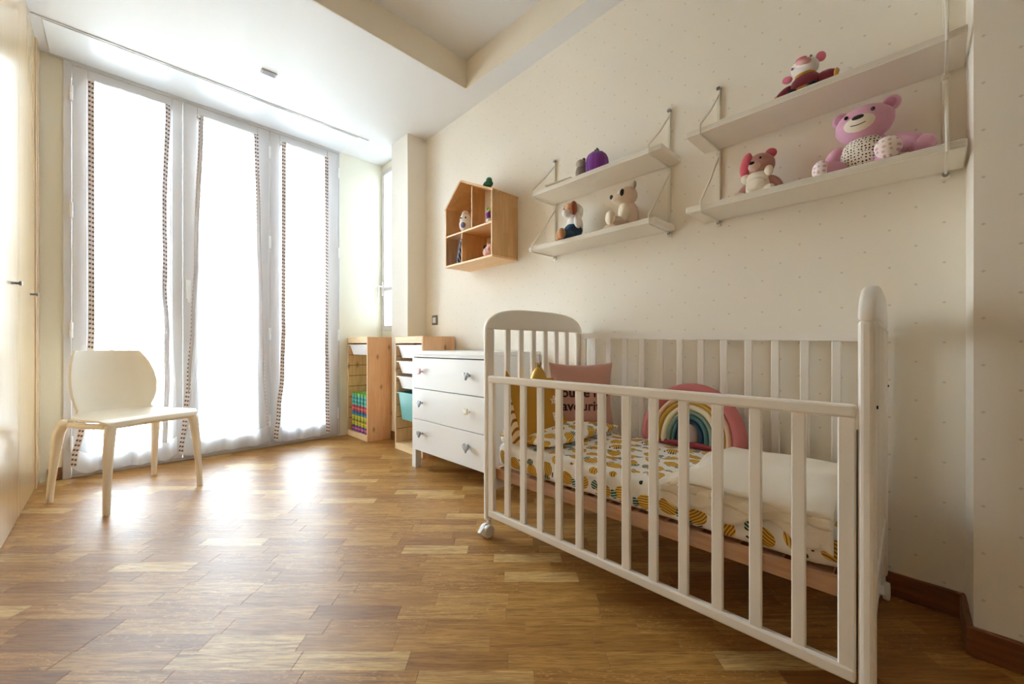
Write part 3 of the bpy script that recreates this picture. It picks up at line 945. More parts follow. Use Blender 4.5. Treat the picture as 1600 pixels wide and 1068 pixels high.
# ------------------------------------------------------------------ cot
def arch_pts(x0, x1, zb, zt, n=26, p=2.6):
    c, hw = (x0 + x1) / 2, (x1 - x0) / 2
    pts = []
    for k in range(n + 1):
        t = PI * k / n
        ct, st = math.cos(t), math.sin(t)
        pts.append((c - hw * math.copysign(abs(ct) ** (2 / 3.4), ct), zb + (zt - zb) * abs(st) ** (2 / 2.1)))
    return pts
def cot():
    root = thing('cot', 'white slatted wooden baby cot with rounded end boards on castors', 'cot', (1.16, 0.05, 0))
    OX, OY = 1.16, 0.05
    C = WHITE_CRIB
    bar_me = {}
    def end_board(name, y0, y1, x1, dz, screws=True):
        x0 = 0.0
        top = arch_pts(x0, x1, 0.925 + dz, 1.024 + dz)
        m = MB()
        poly = [(x0, 0.925 + dz)] + top[1:-1] + [(x1, 0.925 + dz)]
        m.prism(poly, 1, y0, y1, 0.008, 3)
        e = m.build(name, C, root, True)
        for xa, xb in ((x0, x0 + 0.048), (x1 - 0.042, x1)):
            MB().box(xa, xb, y0, y1, 0.075, 0.927 + dz, 0.010, 3).build('post', C, root)
        MB().box(x0 + 0.048, x1 - 0.042, y0 + 0.004, y1 - 0.004, 0.20, 0.275, 0.004).build('end_rail', C, root)
        n = 6
        sp = (x1 - 0.042 - 0.048) / (n + 1)
        for k in range(n):
            xc = 0.048 + sp * (k + 1)
            key = (round(dz, 3),)
            if key not in bar_me:
                o = MB().box(-0.0145, 0.0145, -0.008, 0.008, 0.27, 0.93 + dz, 0.003, 2).build('bar', C, root, False, loc=(xc, (y0 + y1) / 2, 0))
                bar_me[key] = o
            else:
                c = bar_me[key].copy(); COL.objects.link(c); c.location = (xc, (y0 + y1) / 2, 0)
        for xa in (x0 + 0.022, x1 - 0.02):
            MB().lathe([(0.004, 0.0), (0.004, 0.003)], (xa, y0 - 0.003, 0.715), axis=1, n=10).build('screw', BLACK, root)
            cs = MB().lathe([(0.010, 0.050), (0.010, 0.080)], (xa, (y0 + y1) / 2, 0), axis=2, n=12).build('castor', PLASTICW, root, True)
            yc = (y0 + y1) / 2
            w = MB()
            for s in (-1, 1):
                w.lathe([(0.016, -0.010), (0.026, -0.009), (0.0285, -0.004), (0.0285, 0.004), (0.026, 0.009), (0.016, 0.010)], (xa - 0.012, yc + s * 0.012, 0.0287), axis=1, n=22)
            w.build('wheel', PLASTICW, cs, True)
            MB().prism([(xa - 0.034, 0.040), (xa - 0.056, 0.028), (xa - 0.060, 0.034), (xa - 0.036, 0.054)], 1, yc - 0.010, yc + 0.010, 0.002, 1).build('brake_lever', PLASTICW, cs)
            MB().box(xa - 0.022, xa + 0.012, yc - 0.005, yc + 0.005, 0.03, 0.062, 0.003).build('fork', PLASTICW, cs)
    end_board('headboard', 1.265, 1.293, 0.722, 0.0)
    end_board('footboard', 0.0, 0.030, 0.702, -0.02)
    # front drop side
    y0, y1 = 0.033, 1.262
    MB().box(0.0, 0.022, y0, y1, 0.688, 0.719, 0.006, 2).build('front_top_rail', C, root)
    MB().box(0.0, 0.022, y0, y1, 0.098, 0.130, 0.006, 2).build('front_bottom_rail', C, root)
    MB().box(0.001, 0.021, y0, y0 + 0.032, 0.128, 0.690, 0.003).build('front_stile', C, root)
    MB().box(0.001, 0.021, y1 - 0.034, y1, 0.128, 0.690, 0.003).build('front_stile', C, root)
    base = None
    for k in range(12):
        y = 0.1884 + 0.0917 * k - OY
        if base is None: base = MB().box(0.004, 0.018, -0.0145, 0.0145, 0.128, 0.690, 0.003, 2).build('bar', C, root, False, loc=(0, y, 0))
        else:
            c = base.copy(); COL.objects.link(c); c.location = (0, y, 0)
    for y in (y0 - 0.001, y1 - 0.003):
        MB().lathe([(0.004, 0.11), (0.004, 0.66)], (0.011 + 0.018, y + 0.002, 0), axis=2, n=8).build('guide_rod', STEEL, root, True)
    # back side
    xr = lambda y: 0.684 + 0.012 * y
    def slant(name, za, zb, th):
        m = MB()
        for (ya, yb) in ((y0, y1),):
            a = [(xr(ya), ya, za), (xr(ya) + 0.018, ya, za), (xr(ya) + 0.018, ya, za + th), (xr(ya), ya, za + th)]
            b = [(xr(yb), yb, zb), (xr(yb) + 0.018, yb, zb), (xr(yb) + 0.018, yb, zb + th), (xr(yb), yb, zb + th)]
            A = [m.bm.verts.new(p) for p in a]; B = [m.bm.verts.new(p) for p in b]
            m.bm.faces.new(A); m.bm.faces.new(B[::-1])
            for i in range(4): m.bm.faces.new((A[i], B[i], B[(i + 1) % 4], A[(i + 1) % 4]))
            bmesh.ops.recalc_face_normals(m.bm, faces=m.bm.faces)
        return m.build(name, C, root)
    slant('back_top_rail', 0.866, 0.892, 0.029)
    slant('back_bottom_rail', 0.22, 0.22, 0.03)
    base = None
    for k in range(12):
        y = 0.1856 + 0.0946 * k - OY
        ztop = 0.868 + 0.026 * (y - y0) / (y1 - y0)
        if base is None: base = MB().box(0.002, 0.014, -0.0145, 0.0145, 0.24, 0.868, 0.003).build('bar', C, root, loc=(xr(y), y, 0))
        else:
            c = base.copy(); COL.objects.link(c); c.location = (xr(y), y, ztop - 0.868)
    MB().box(xr(y1 - 0.03) , xr(y1) + 0.016, y1 - 0.034, y1, 0.24, 0.89, 0.003).build('back_stile', C, root)
    # base frame
    MB().box(0.034, 0.052, 0.034, 1.260, 0.263, 0.308, 0.002).build('base_board', BEDBASE, root)
    MB().box(0.640, 0.658, 0.034, 1.260, 0.263, 0.308, 0.002).build('base_board', BEDBASE, root)
    for y in (0.034, 1.242): MB().box(0.052, 0.640, y, y + 0.018, 0.263, 0.308, 0.002).build('base_board', BEDBASE, root)
    sl = None
    for k in range(11):
        y = 0.11 + k * 0.105
        if sl is None: sl = MB().box(0.052, 0.640, -0.03, 0.03, 0.285, 0.297, 0.001).build('base_slat', BEDBASE, root, loc=(0, y, 0))
        else:
            c = sl.copy(); COL.objects.link(c); c.location = (0, y, 0)
cot()

# mattress with print sheet
def soft_box(x0, x1, y0, y1, z0, z1, r, nx=30, ny=44, wob=0.004, seed=1):
    """rounded slab, continuous skin"""
    rr = random.Random(seed); ph = [rr.random() * 6 for _ in range(6)]
    m = MB()
    bmesh.ops.create_cube(m.bm, size=2.0)
    bmesh.ops.subdivide_edges(m.bm, edges=m.bm.edges[:], cuts=22, use_grid_fill=True)
    hx, hy, hz = (x1 - x0) / 2, (y1 - y0) / 2, (z1 - z0) / 2
    for v in m.bm.verts:
        p = Vector((v.co.x * hx, v.co.y * hy, v.co.z * hz))
        q = Vector((max(-hx + r, min(hx - r, p.x)), max(-hy + r, min(hy - r, p.y)), max(-hz + r, min(hz - r, p.z))))
        d = p - q
        if d.length > 1e-9: p = q + d.normalized() * r
        w = wob * (math.sin(p.x * 31 + ph[0]) * math.sin(p.y * 23 + ph[1]) + 0.6 * math.sin(p.x * 57 + p.y * 41 + ph[2]))
        p += Vector((0, 0, w if v.co.z > -0.5 else 0))
        v.co = p + Vector(((x0 + x1) / 2, (y0 + y1) / 2, (z0 + z1) / 2))
    return m
mt = soft_box(0, 0.575, 0, 1.19, 0, 0.108, 0.03).build('mattress', PINEAPPLE, None, True, loc=(1.205, 0.11, 0.3095), angle=180)
tag(mt, 'cot mattress in a white fitted sheet printed with yellow pineapples', 'mattress')

def cushion(w, h, t, n=26, pinch=0.10, pw=0.55):
    """soft cushion in the local xz plane, thickness along y"""
    def th(u, v): return t / 2 * (max(0, 1 - u * u) ** pw) * (max(0, 1 - v * v) ** pw)
    def pos(u, v, s):
        x = u * w / 2 * (1 - pinch * (1 - v * v) * abs(u) ** 3 * 1.0)
        z = v * h / 2 * (1 - pinch * (1 - u * u) * abs(v) ** 3 * 1.0)
        return Vector((x, s * th(u, v), z))
    m = MB()
    ee = lambda a: math.sin(a * PI / 2)
    for s in (-1, 1):
        m.grid(n, n, lambda a, b: pos(ee(2 * a - 1), ee(2 * b - 1), s))
    bmesh.ops.remove_doubles(m.bm, verts=m.bm.verts, dist=1e-5)
    bmesh.ops.recalc_face_normals(m.bm, faces=m.bm.faces)
    return m, th

def lettering(parent, lines, size, mat, fy, name='lettering', gap=1.25, x0=0.0, z0=0.0, bold=0.0014):
    """text meshes laid on the parent's local -y face; fy(x,z) gives surface y"""
    for k, txt in enumerate(lines):
        cu = bpy.data.curves.new('txt', 'FONT'); cu.body = txt; cu.size = size; cu.align_x = 'CENTER'; cu.resolution_u = 3; cu.offset = bold
        to = bpy.data.objects.new('txt', cu); COL.objects.link(to)
        dg = bpy.context.evaluated_depsgraph_get()
        me = bpy.data.meshes.new_from_object(to.evaluated_get(dg))
        bpy.data.objects.remove(to); bpy.data.curves.remove(cu)
        bm = bmesh.new(); bm.from_mesh(me)
        for v in bm.verts:
            x, z = v.co.x + x0, v.co.y + z0 - k * size * gap
            v.co = Vector((x, fy(x, z) - 0.0015, z))
        bm.to_mesh(me); bm.free(); me.materials.clear()
        link(name, me, mat, parent)

# pineapple pillow lying at the head end
pm, _ = cushion(0.56, 0.29, 0.066, pinch=0.04, pw=0.4)
bmesh.ops.rotate(pm.bm, verts=pm.bm.verts, cent=(0, 0, 0), matrix=Matrix.Rotation(-PI / 2, 3, 'X'))
pl = pm.build('pillow', PINEAPPLE, None, True, loc=(1.50, 1.160, 0.448), angle=180)
tag(pl, 'flat pineapple print pillow lying at the headboard end of the mattress', 'pillow')

# pink lettered cushion in the corner
CW, CHH, CT = 0.325, 0.330, 0.10
pm, th = cushion(CW, CHH, CT, pinch=0.10)
pk = pm.build('cushion', PINK_C, None, True, loc=(1.672, 1.176, 0.602), rot=(-0.14, 0, -PI / 4 - 0.03), angle=180)
tag(pk, 'dusty pink square cushion with dark lettering in the corner of the cot', 'cushion')
lettering(pk, ["you're my", 'favourite'], 0.066, INK, lambda x, z: -th(max(-1, min(1, 2 * x / CW)), max(-1, min(1, 2 * z / CHH))), z0=-0.012, gap=1.0, x0=0.0)

# mustard wedge cushion
def mustard():
    root = thing('wedge_cushion', 'mustard pointed cushion with striped side leaning on the headboard', 'cushion', (1.213, 1.140, 0.428), 0.0)
    L = 0.315; HM = 0.264
    side = [(0.0, 0.0), (0.068, 0.0), (0.128, 0.315), (0.100, HM)]
    m = MB(); n = 14
    def fr(i, j):
        u, v = i, j
        bulge = 0.016 * math.sin(PI * u) * math.sin(PI * v)
        y = 0.0 + 0.104 * v - bulge
        z = HM * v + 0.016 * (2 * abs(u - 0.5)) ** 3 * v * (1 - u)
        return (u * L, y, z)
    m.grid(n, n, fr)
    m.build('front_panel', MUSTARD, root, True, angle=180)
    def bk(i, j):
        y = 0.070 + 0.034 * j + 0.006 * math.sin(PI * i)
        return (i * L, y, HM * j + 0.016 * (2 * abs(i - 0.5)) ** 3 * j * (1 - i))
    m = MB().grid(n, n, bk)
    for s in (0, 1):
        m.grid(n, n, lambda i, j, s=s: (s * L + (-0.008 if s == 0 else 0.008) * math.sin(PI * i) * math.sin(PI * j), fr(s, j)[1] * (1 - i) + bk(s, j)[1] * i, fr(s, j)[2]))
    m.grid(n, 2, lambda i, j: (i * L, 0.07 * j, 0.0))
    b = m.build('striped_gusset', STRIPE, root, True, angle=180)
    for u in (0.0, 1.0):
        MB().tube([(u * L, fr(u, k / 10)[1], fr(u, k / 10)[2]) for k in range(11)], 0.0035, 6).build('piping', MUSTARD, root, True)
    MB().tube([(0.010, 0.102, HM - 0.004), (0.005, 0.106, HM + 0.022), (0.001, 0.110, HM + 0.048)], [0.017, 0.011, 0.002], 8).build('corner_tip', MUSTARD, root, True)
    # small white embroidered motifs and letters on the right of the panel
    lettering(root, ['x8', 'RLT'], 0.048, OFFWHITE_INK, lambda x, z: 0.104 * (z / HM) - 0.016 * math.sin(PI * min(1, max(0, x / L))) * math.sin(PI * min(1, max(0, z / HM))), x0=0.262, z0=0.150, gap=1.5)
mustard()
gc = thing('crown_plush', 'shiny gold cone plush with small crown tip behind the mustard cushion', 'plush toy', (1.462, 1.279, 0.4100))
MB().lathe([(0.02, 0.0), (0.026, 0.01), (0.026, 0.10), (0.026, 0.20), (0.038, 0.26), (0.040, 0.285), (0.032, 0.31), (0.018, 0.330), (0.006, 0.338)], n=24).build('body', GOLD, gc, True)
m = MB().lathe([(0.008, 0.334), (0.011, 0.342), (0.012, 0.348)], n=12)
for k in range(5):
    a = 2 * PI * k / 5
    m.tube([(0.010 * math.cos(a), 0.010 * math.sin(a), 0.346), (0.014 * math.cos(a), 0.014 * math.sin(a), 0.360)], [0.004, 0.001], 6)
m.build('crown', plain('old_gold', (150, 104, 34), 0.35, Metallic=0.4), gc, True)
wc = MB()
wc.ell((0, 0, 0.045), (0.026, 0.045, 0.052)); wc.ell((0.012, -0.035, 0.03), (0.026, 0.035, 0.034)); wc.ell((0.0, 0.02, 0.02), (0.024, 0.04, 0.024))
o = wc.build('soft_cloth', cloth('white_flannel', (240, 238, 236)), None, True, loc=(1.242, 1.245, 0.412), angle=180)
tag(o, 'bunched white cloth tucked in the front corner below the mustard cushion', 'cloth')

# rainbow cushion
def rainbow():
    root = thing('rainbow_cushion', 'rainbow shaped cushion with rose outer band leaning on the back bars', 'cushion', (1.722, 0.655, 0.419), -PI / 2 - 0.12)
    # local x along width, local -y... front faces +y after rotation toward the room
    bands = [('rose_band', (200, 118, 118)), ('peach_band', (236, 204, 176)), ('ochre_band', (206, 166, 70)), ('cream_band', (236, 226, 196)),
             ('sage_band', (136, 160, 146)), ('teal_band', (86, 128, 134)), ('navy_band', (44, 72, 96))]
    W, H = 0.208, 0.268
    tk = [0.046, 0.022, 0.018, 0.027, 0.018, 0.020, 0.020]
    r = 1.0; off = 0.0
    for k, ((nm, c), t) in enumerate(zip(bands, tk)):
        off_m = off + t / 2
        pts = []
        for j in range(33):
            a = PI * j / 32
            ww, hh = W - off_m, H - off_m
            x = -ww * math.cos(a); z = 0.03 + (hh - 0.03) * math.sin(a) ** 0.9
            pts.append((x, 0.0, z))
        pts = [(pts[0][0] * 0.985, 0, 0.012)] + pts + [(pts[-1][0] * 0.985, 0, 0.012)]
        thick = 0.036 - 0.002 * k
        m = MB()
        m.tube(pts, [1.0] * len(pts), 14, sq=(thick, t / 2 * 1.18)) if False else None
        # ribbon-like swollen tube: thickness in y, band width in plane
        ring_n = 14; rings = []
        P = [Vector(p) for p in pts]
        for i, p in enumerate(P):
            d = (P[min(i + 1, len(P) - 1)] - P[max(i - 1, 0)]).normalized()
            nrm = Vector((-d.z, 0, d.x))
            rings.append([m.bm.verts.new(p + nrm * math.cos(2 * PI * q / ring_n) * t * 0.60 + Vector((0, 1, 0)) * math.sin(2 * PI * q / ring_n) * thick) for q in range(ring_n)])
        for i in range(len(rings) - 1):
            for q in range(ring_n):
                m.bm.faces.new((rings[i][q], rings[i][(q + 1) % ring_n], rings[i + 1][(q + 1) % ring_n], rings[i + 1][q]))
        m.bm.faces.new(rings[0]); m.bm.faces.new(rings[-1])
        bmesh.ops.recalc_face_normals(m.bm, faces=m.bm.faces)
        m.build(nm, cloth(nm, c), root, True, angle=180)
        off += t
    MB().ell((0, 0, 0.040), (0.036, 0.024, 0.078)).build('centre', cloth('mauve_centre', (176, 156, 148)), root, True, angle=180)
    MB().ell((0, 0.004, 0.014), (0.185, 0.030, 0.014), u=24).build('bottom_band', cloth('crimson_base', (160, 66, 74)), root, True, angle=180)
    root.rotation_euler = (0, 0.0, -PI / 2 - 0.10)
    return root
rb = rainbow()
rb.rotation_euler = Euler((0.16, 0, PI / 2 + 0.04), 'XYZ')

# stack of folded muslin cloths
def muslins():
    lab = ['topmost cream muslin cloth of the folded pile on the mattress', 'second cream muslin cloth from the top of the folded pile',
           'third cream muslin cloth, drooping at the front of the pile', 'lowest cream muslin cloth, right under the folded pile']
    for k in range(4):
        kk = 3 - k       # height order from below
        rr = random.Random(40 + kk); ph = [rr.random() * 6 for _ in range(5)]
        hang = (0.052, 0.040, 0.026, 0.012)[kk]
        xe = 1.206 - 0.0035 * kk                 # where it turns over the mattress edge
        zt = 0.4225 + 0.0095 * kk
        x1 = 1.755 - 0.02 * kk
        y0, y1 = 0.125, 0.548 - 0.016 * kk
        Ltot = hang + (x1 - xe)
        def f(u, v):
            hg = hang * (1.0 + 0.35 * math.sin(v * 7 + ph[0]) + 0.25 * math.sin(v * 17 + ph[1])) * (1.35 - 0.6 * v)
            y = y0 + (y1 - y0) * v + 0.012 * math.sin(u * 9 + ph[2]) * v
            s_ = u * (hg + x1 - xe) - hg
            r = 0.012
            body = math.sin(min(1, min(v / 0.12, (1 - v) / 0.16, (1 - u) / 0.12)) * PI / 2)
            if s_ < -r: x, z = xe - r * 0.9, zt - r * 0.6 + (s_ + r)
            elif s_ < r:
                a = (s_ + r) / (2 * r) * PI / 2
                x, z = xe - r * 0.9 + r * 1.4 * (1 - math.cos(a)), zt - r * 0.6 + r * 0.9 * math.sin(a)
            else: x, z = xe + r * 0.5 + (s_ - r), zt + r * 0.3 + min(1, (s_ - r) / 0.25) * 0.016 * body
            x += 0.0035 * math.sin(v * 24 + ph[3] + kk) if s_ < 0 else 0.0
            if s_ > r: z += 0.0035 * math.sin(x * 26 + y * 19 + ph[4]) * body
            if v > 0.93: z -= (v - 0.93) / 0.07 * 0.0055 * kk
            return (max(x, 1.186), y, z)
        m = MB().grid(70, 44, f)
        o = m.build('muslin_cloth', MUSLIN, None, True, angle=180)
        mod = o.modifiers.new('solid', 'SOLIDIFY'); mod.thickness = 0.005; mod.offset = 0
        tag(o, lab[k], 'blanket', 'folded muslin cloths in the cot')
muslins()

# ------------------------------------------------------------------ house shaped wall shelf
def house():
    y0 = 1.878
    root = thing('house_shelf', 'wooden house shaped wall shelf with four compartments near the window', 'shelf', (wallx(y0) - 0.001, y0, 1.437), WALL_A)
    W, D, t = 0.535, 0.227, 0.014
    EV, AP, AY = 0.410, 0.565, 0.345
    MB().box(-D, 0, 0, t, 0.0, EV, 0.001).build('side_panel', BEECH, root)
    MB().box(-D, 0, W - t, W, 0.0, EV, 0.001).build('side_panel', BEECH, root)
    MB().box(-D, 0, 0.0, W, -t, 0.0, 0.001).build('bottom_panel', BEECH_LIGHT, root)
    MB().box(-D + 0.002, 0, t, W - t, 0.205, 0.205 + 0.012, 0.001).build('middle_shelf', BEECH_LIGHT, root)
    def slab(p, q):
        p, q = Vector(p), Vector(q); d = (q - p).normalized(); n = Vector((-d.y, d.x)) * t
        if n.y < 0: n = -n
        return [tuple(p), tuple(q), tuple(q + n), tuple(p + n)]
    MB().prism(slab((-0.004, EV - 0.004), (AY, AP)), 0, -D, 0, 0.001, 1).build('roof_panel', BEECH, root)
    MB().prism(slab((W + 0.006, EV - 0.006), (AY, AP)), 0, -D, 0, 0.001, 1).build('roof_panel', BEECH, root)
    ydiv = 0.212
    MB().box(-D + 0.002, -D + 0.115, ydiv, ydiv + 0.012, 0.217, EV + (AP - EV) * ydiv / AY - 0.006, 0.001).build('upper_divider', BEECH, root)
    yl = 0.326
    MB().box(-D + 0.002, 0, yl, yl + 0.012, 0.0, 0.205, 0.001).build('lower_divider', BEECH, root)
    MB().prism(slab((W - t, EV - 0.03), (AY, AP - 0.03)), 0, -0.03, -0.012).build('back_brace', BEECH_LIGHT, root)
    return root
house()

# ------------------------------------------------------------------ wire bracket shelves
PLYE = plain('ply_edge', (226, 220, 208), 0.5)
def shelf_set(yL, yR, rails, label_u, label_l, blabel, grp, dxu=0.0):
    """each shelf board is a thing, each bracket a thing"""
    for zt, lab, sh in ((1.718, label_u, dxu), (1.403, label_l, 0.0)):
        yc = (yL + yR) / 2
        root = thing('wall_shelf', lab, 'shelf', (wallx(yc), yc, zt), WALL_A)
        h = (yL - yR) / 2
        MB().box(-0.205, -0.004, -h - sh, h - sh, 0.0, 0.024, 0.003, 2).build('board', SHELFW, root)
        for k in range(3):
            MB().box(-0.2062, -0.2045, -h - sh + 0.004, h - sh - 0.004, 0.0045 + 0.006 * k, 0.0075 + 0.006 * k).build('edge_line', PLYE, root)
    for y, lab in zip(rails, blabel):
        root = thing('shelf_bracket', lab, 'shelf bracket', (wallx(y), y, 0.0), WALL_A)
        MB().box(-0.012, 0.0, -0.007, 0.007, 1.385, 1.99, 0.003, 2).build('upright', WIRE, root)
        for zb, zt in ((1.7155, 1.955), (1.4005, 1.68)):
            pts = [(-0.010, 0, zt), (-0.10, 0, zt - (zt - zb) * 0.42), (-0.2095, 0, zb + 0.036), (-0.2125, 0, zb + 0.022), (-0.2115, 0, zb - 0.001), (-0.20, 0, zb - 0.0045), (-0.008, 0, zb - 0.0045)]
            MB().tube(pts, 0.0040, 8).build('wire', WIRE, root, True)
            MB().box(-0.015, -0.0, -0.010, 0.010, zb - 0.022, zb - 0.007, 0.003, 2).build('clip', WIRE, root)
        for z in (1.392, 1.985):
            MB().lathe([(0.009, 0.0), (0.009, -0.014), (0.006, -0.017)], (0, 0, z), axis=0, n=12).build('cap', STEEL, root, True)
shelf_set(1.575, 0.79, (1.543, 0.8188), 'white wall shelf of the left pair, upper board with the purple plush', 'white wall shelf of the left pair, lower board with dog and cream bear',
          ('wire bracket on the left end of the left shelf pair', 'wire bracket on the right end of the left shelf pair'), 'l', 0.028)
shelf_set(0.655, -0.122, (0.594, -0.083), 'white wall shelf of the right pair, upper board with the plush in a red jumper', 'white wall shelf of the right pair, lower board with the pink bear',
          ('wire bracket on the left end of the right shelf pair', 'wire bracket beside the pillar on the right shelf pair'), 'r')

# ------------------------------------------------------------------ soft toys ( +x is where the toy looks )
PB = plush('plush_pink', (226, 170, 196)); PBD = plush('plush_pink_dark', (204, 140, 170))
CR = plush('plush_cream', (240, 228, 208)); FLO = None
def dotted(name, base, dot, cell=0.016, rad=0.22):
    m = M(name, rough=0.9)
    x, y, z = m.pos('obj')
    a, b = y / cell, z / cell
    cx, cy = a.floor(), b.floor()
    r1, r2 = m.white(cx, cy), m.white(cx + 9.1, cy + 4.7)
    u = a - cx - 0.5 + (r1 - 0.5) * 0.4; v = b - cy - 0.5 + (r2 - 0.5) * 0.4
    d = (u * u + v * v).lt((r2 * 0.6 + 0.5) * rad * rad)
    m.color(m.mix(d, base, dot))
    return m.m
SPECK = dotted('speckled_belly', srgb(240, 232, 216), srgb(62, 44, 44), 0.011, 0.27)
FLORAL = dotted('floral_cotton', srgb(244, 232, 222), srgb(220, 176, 196), 0.018, 0.30)
def toy(name, label, loc, yaw, parts, cat='plush toy', sc=1.0, mirror=False):
    root = thing(name, label, cat, loc, yaw)
    root.scale = (sc, sc, sc)
    for nm, mat, ells in parts:
        m = MB()
        for e in ells:
            if e[0] == 'tube': m.tube(e[1], e[2], 8)
            elif e[0] == 'cone': m.tube(e[1], e[2], 16)
            else: m.ell(*e)
        if mirror:
            for v in m.bm.verts: v.co.y = -v.co.y
            bmesh.ops.reverse_faces(m.bm, faces=m.bm.faces[:])
        m.build(nm, mat, root, True, angle=180)
    return root
ZL = 1.427; ZU = 1.742
# big pink bear
toy('teddy_bear', 'large pink teddy bear with speckled white belly on the lower right shelf', (1.795, 0.105, ZL), math.radians(171), [
    ('body', PB, [((-0.01, 0, 0.078), (0.070, 0.090, 0.082))]),
    ('belly', SPECK, [((0.022, 0.0, 0.080), (0.050, 0.072, 0.070))]),
    ('head', PB, [((0.012, 0.0, 0.198), (0.074, 0.092, 0.070)), ((0.03, 0.0, 0.182), (0.062, 0.080, 0.052))]),
    ('ear', PB, [((-0.002, 0.076, 0.250), (0.020, 0.030, 0.030))]),
    ('ear', PB, [((-0.002, -0.076, 0.250), (0.020, 0.030, 0.030))]),
    ('inner_ear', PBD, [((0.012, 0.076, 0.249), (0.010, 0.020, 0.020))]),
    ('inner_ear', PBD, [((0.012, -0.076, 0.249), (0.010, 0.020, 0.020))]),
    ('muzzle', CR, [((0.074, 0.0, 0.182), (0.026, 0.050, 0.032))]),
    ('nose', BLACK, [((0.097, 0.0, 0.198), (0.008, 0.019, 0.0085))]),
    ('eye', BLACK, [((0.078, 0.040, 0.219), (0.006, 0.007, 0.0075), None, 8, 6)]),
    ('eye', BLACK, [((0.078, -0.040, 0.219), (0.006, 0.007, 0.0075), None, 8, 6)]),
    ('mouth', INK, [('tube', [(0.1005 - 0.011 * abs(t) ** 2, 0.030 * t, 0.168 + 0.010 * t * t) for t in (-1, -0.6, -0.2, 0.2, 0.6, 1)], [0.0016] * 6)]),
    ('arm', PB, [((0.010, 0.098, 0.085), (0.036, 0.030, 0.056), (0.35, 0, 0))]),
    ('arm', PB, [((0.000, -0.115, 0.085), (0.036, 0.066, 0.034), (0.38, 0, 0.1)), ((0.0, -0.160, 0.058), (0.034, 0.038, 0.036))]),
    ('leg', PB, [((0.060, 0.085, 0.034), (0.062, 0.036, 0.034), (0, 0, 0.5))]),
    ('leg', PB, [((0.055, -0.075, 0.036), (0.056, 0.036, 0.034), (0, 0, -0.35))]),
    ('foot_pad', FLORAL, [((0.098, 0.118, 0.037), (0.024, 0.032, 0.037), (0, 0, 0.5))]),
    ('foot_pad', FLORAL, [((0.104, -0.088, 0.046), (0.030, 0.040, 0.040), (0, 0, -0.35))])], sc=0.85, mirror=True)
# rose bear with white star bib and a cloth flap
ROSE = plush('plush_rose', (190, 138, 128)); CORAL = plush('plush_coral', (208, 88, 106))
toy('teddy_bear', 'small rose teddy bear with coral ear flap and white bib on lower right shelf', (1.80, 0.418, ZL), math.radians(172), [
    ('body', CR, [((0.0, 0, 0.055), (0.045, 0.055, 0.060))]),
    ('bib', CR, [((0.032, 0.0, 0.088), (0.016, 0.052, 0.030)), ((0.034, 0.045, 0.100), (0.012, 0.018, 0.022)), ((0.034, -0.050, 0.105), (0.012, 0.018, 0.024)), ((0.040, 0.0, 0.062), (0.016, 0.040, 0.030))]),
    ('head', ROSE, [((0.004, -0.004, 0.150), (0.052, 0.060, 0.052))]),
    ('ear', CORAL, [((-0.004, -0.046, 0.194), (0.014, 0.024, 0.020), (0.5, 0, 0))]),
    ('ear', CORAL, [((-0.004, 0.050, 0.188), (0.014, 0.022, 0.020), (-0.5, 0, 0))]),
    ('flap', CORAL, [((0.036, 0.040, 0.156), (0.022, 0.026, 0.054), (0.35, 0, 0.5))]),
    ('muzzle', plush('plush_taupe', (206, 172, 156)), [((0.050, 0.0, 0.136), (0.018, 0.026, 0.020))]),
    ('nose', BLACK, [((0.067, 0.004, 0.147), (0.006, 0.011, 0.007))]),
    ('eye', BLACK, [((0.051, -0.024, 0.166), (0.004, 0.005, 0.005), None, 8, 6)]),
    ('arm', ROSE, [((0.0, -0.060, 0.060), (0.022, 0.022, 0.046), (-0.7, 0, 0))]),
    ('arm', ROSE, [((0.0, 0.062, 0.055), (0.022, 0.022, 0.046), (0.7, 0, 0))]),
    ('leg', CR, [((0.045, 0.065, 0.020), (0.040, 0.022, 0.020), (0, 0, 0.6))]),
    ('leg', CR, [((0.045, -0.055, 0.020), (0.040, 0.022, 0.020), (0, 0, -0.6))])], sc=0.88, mirror=True)
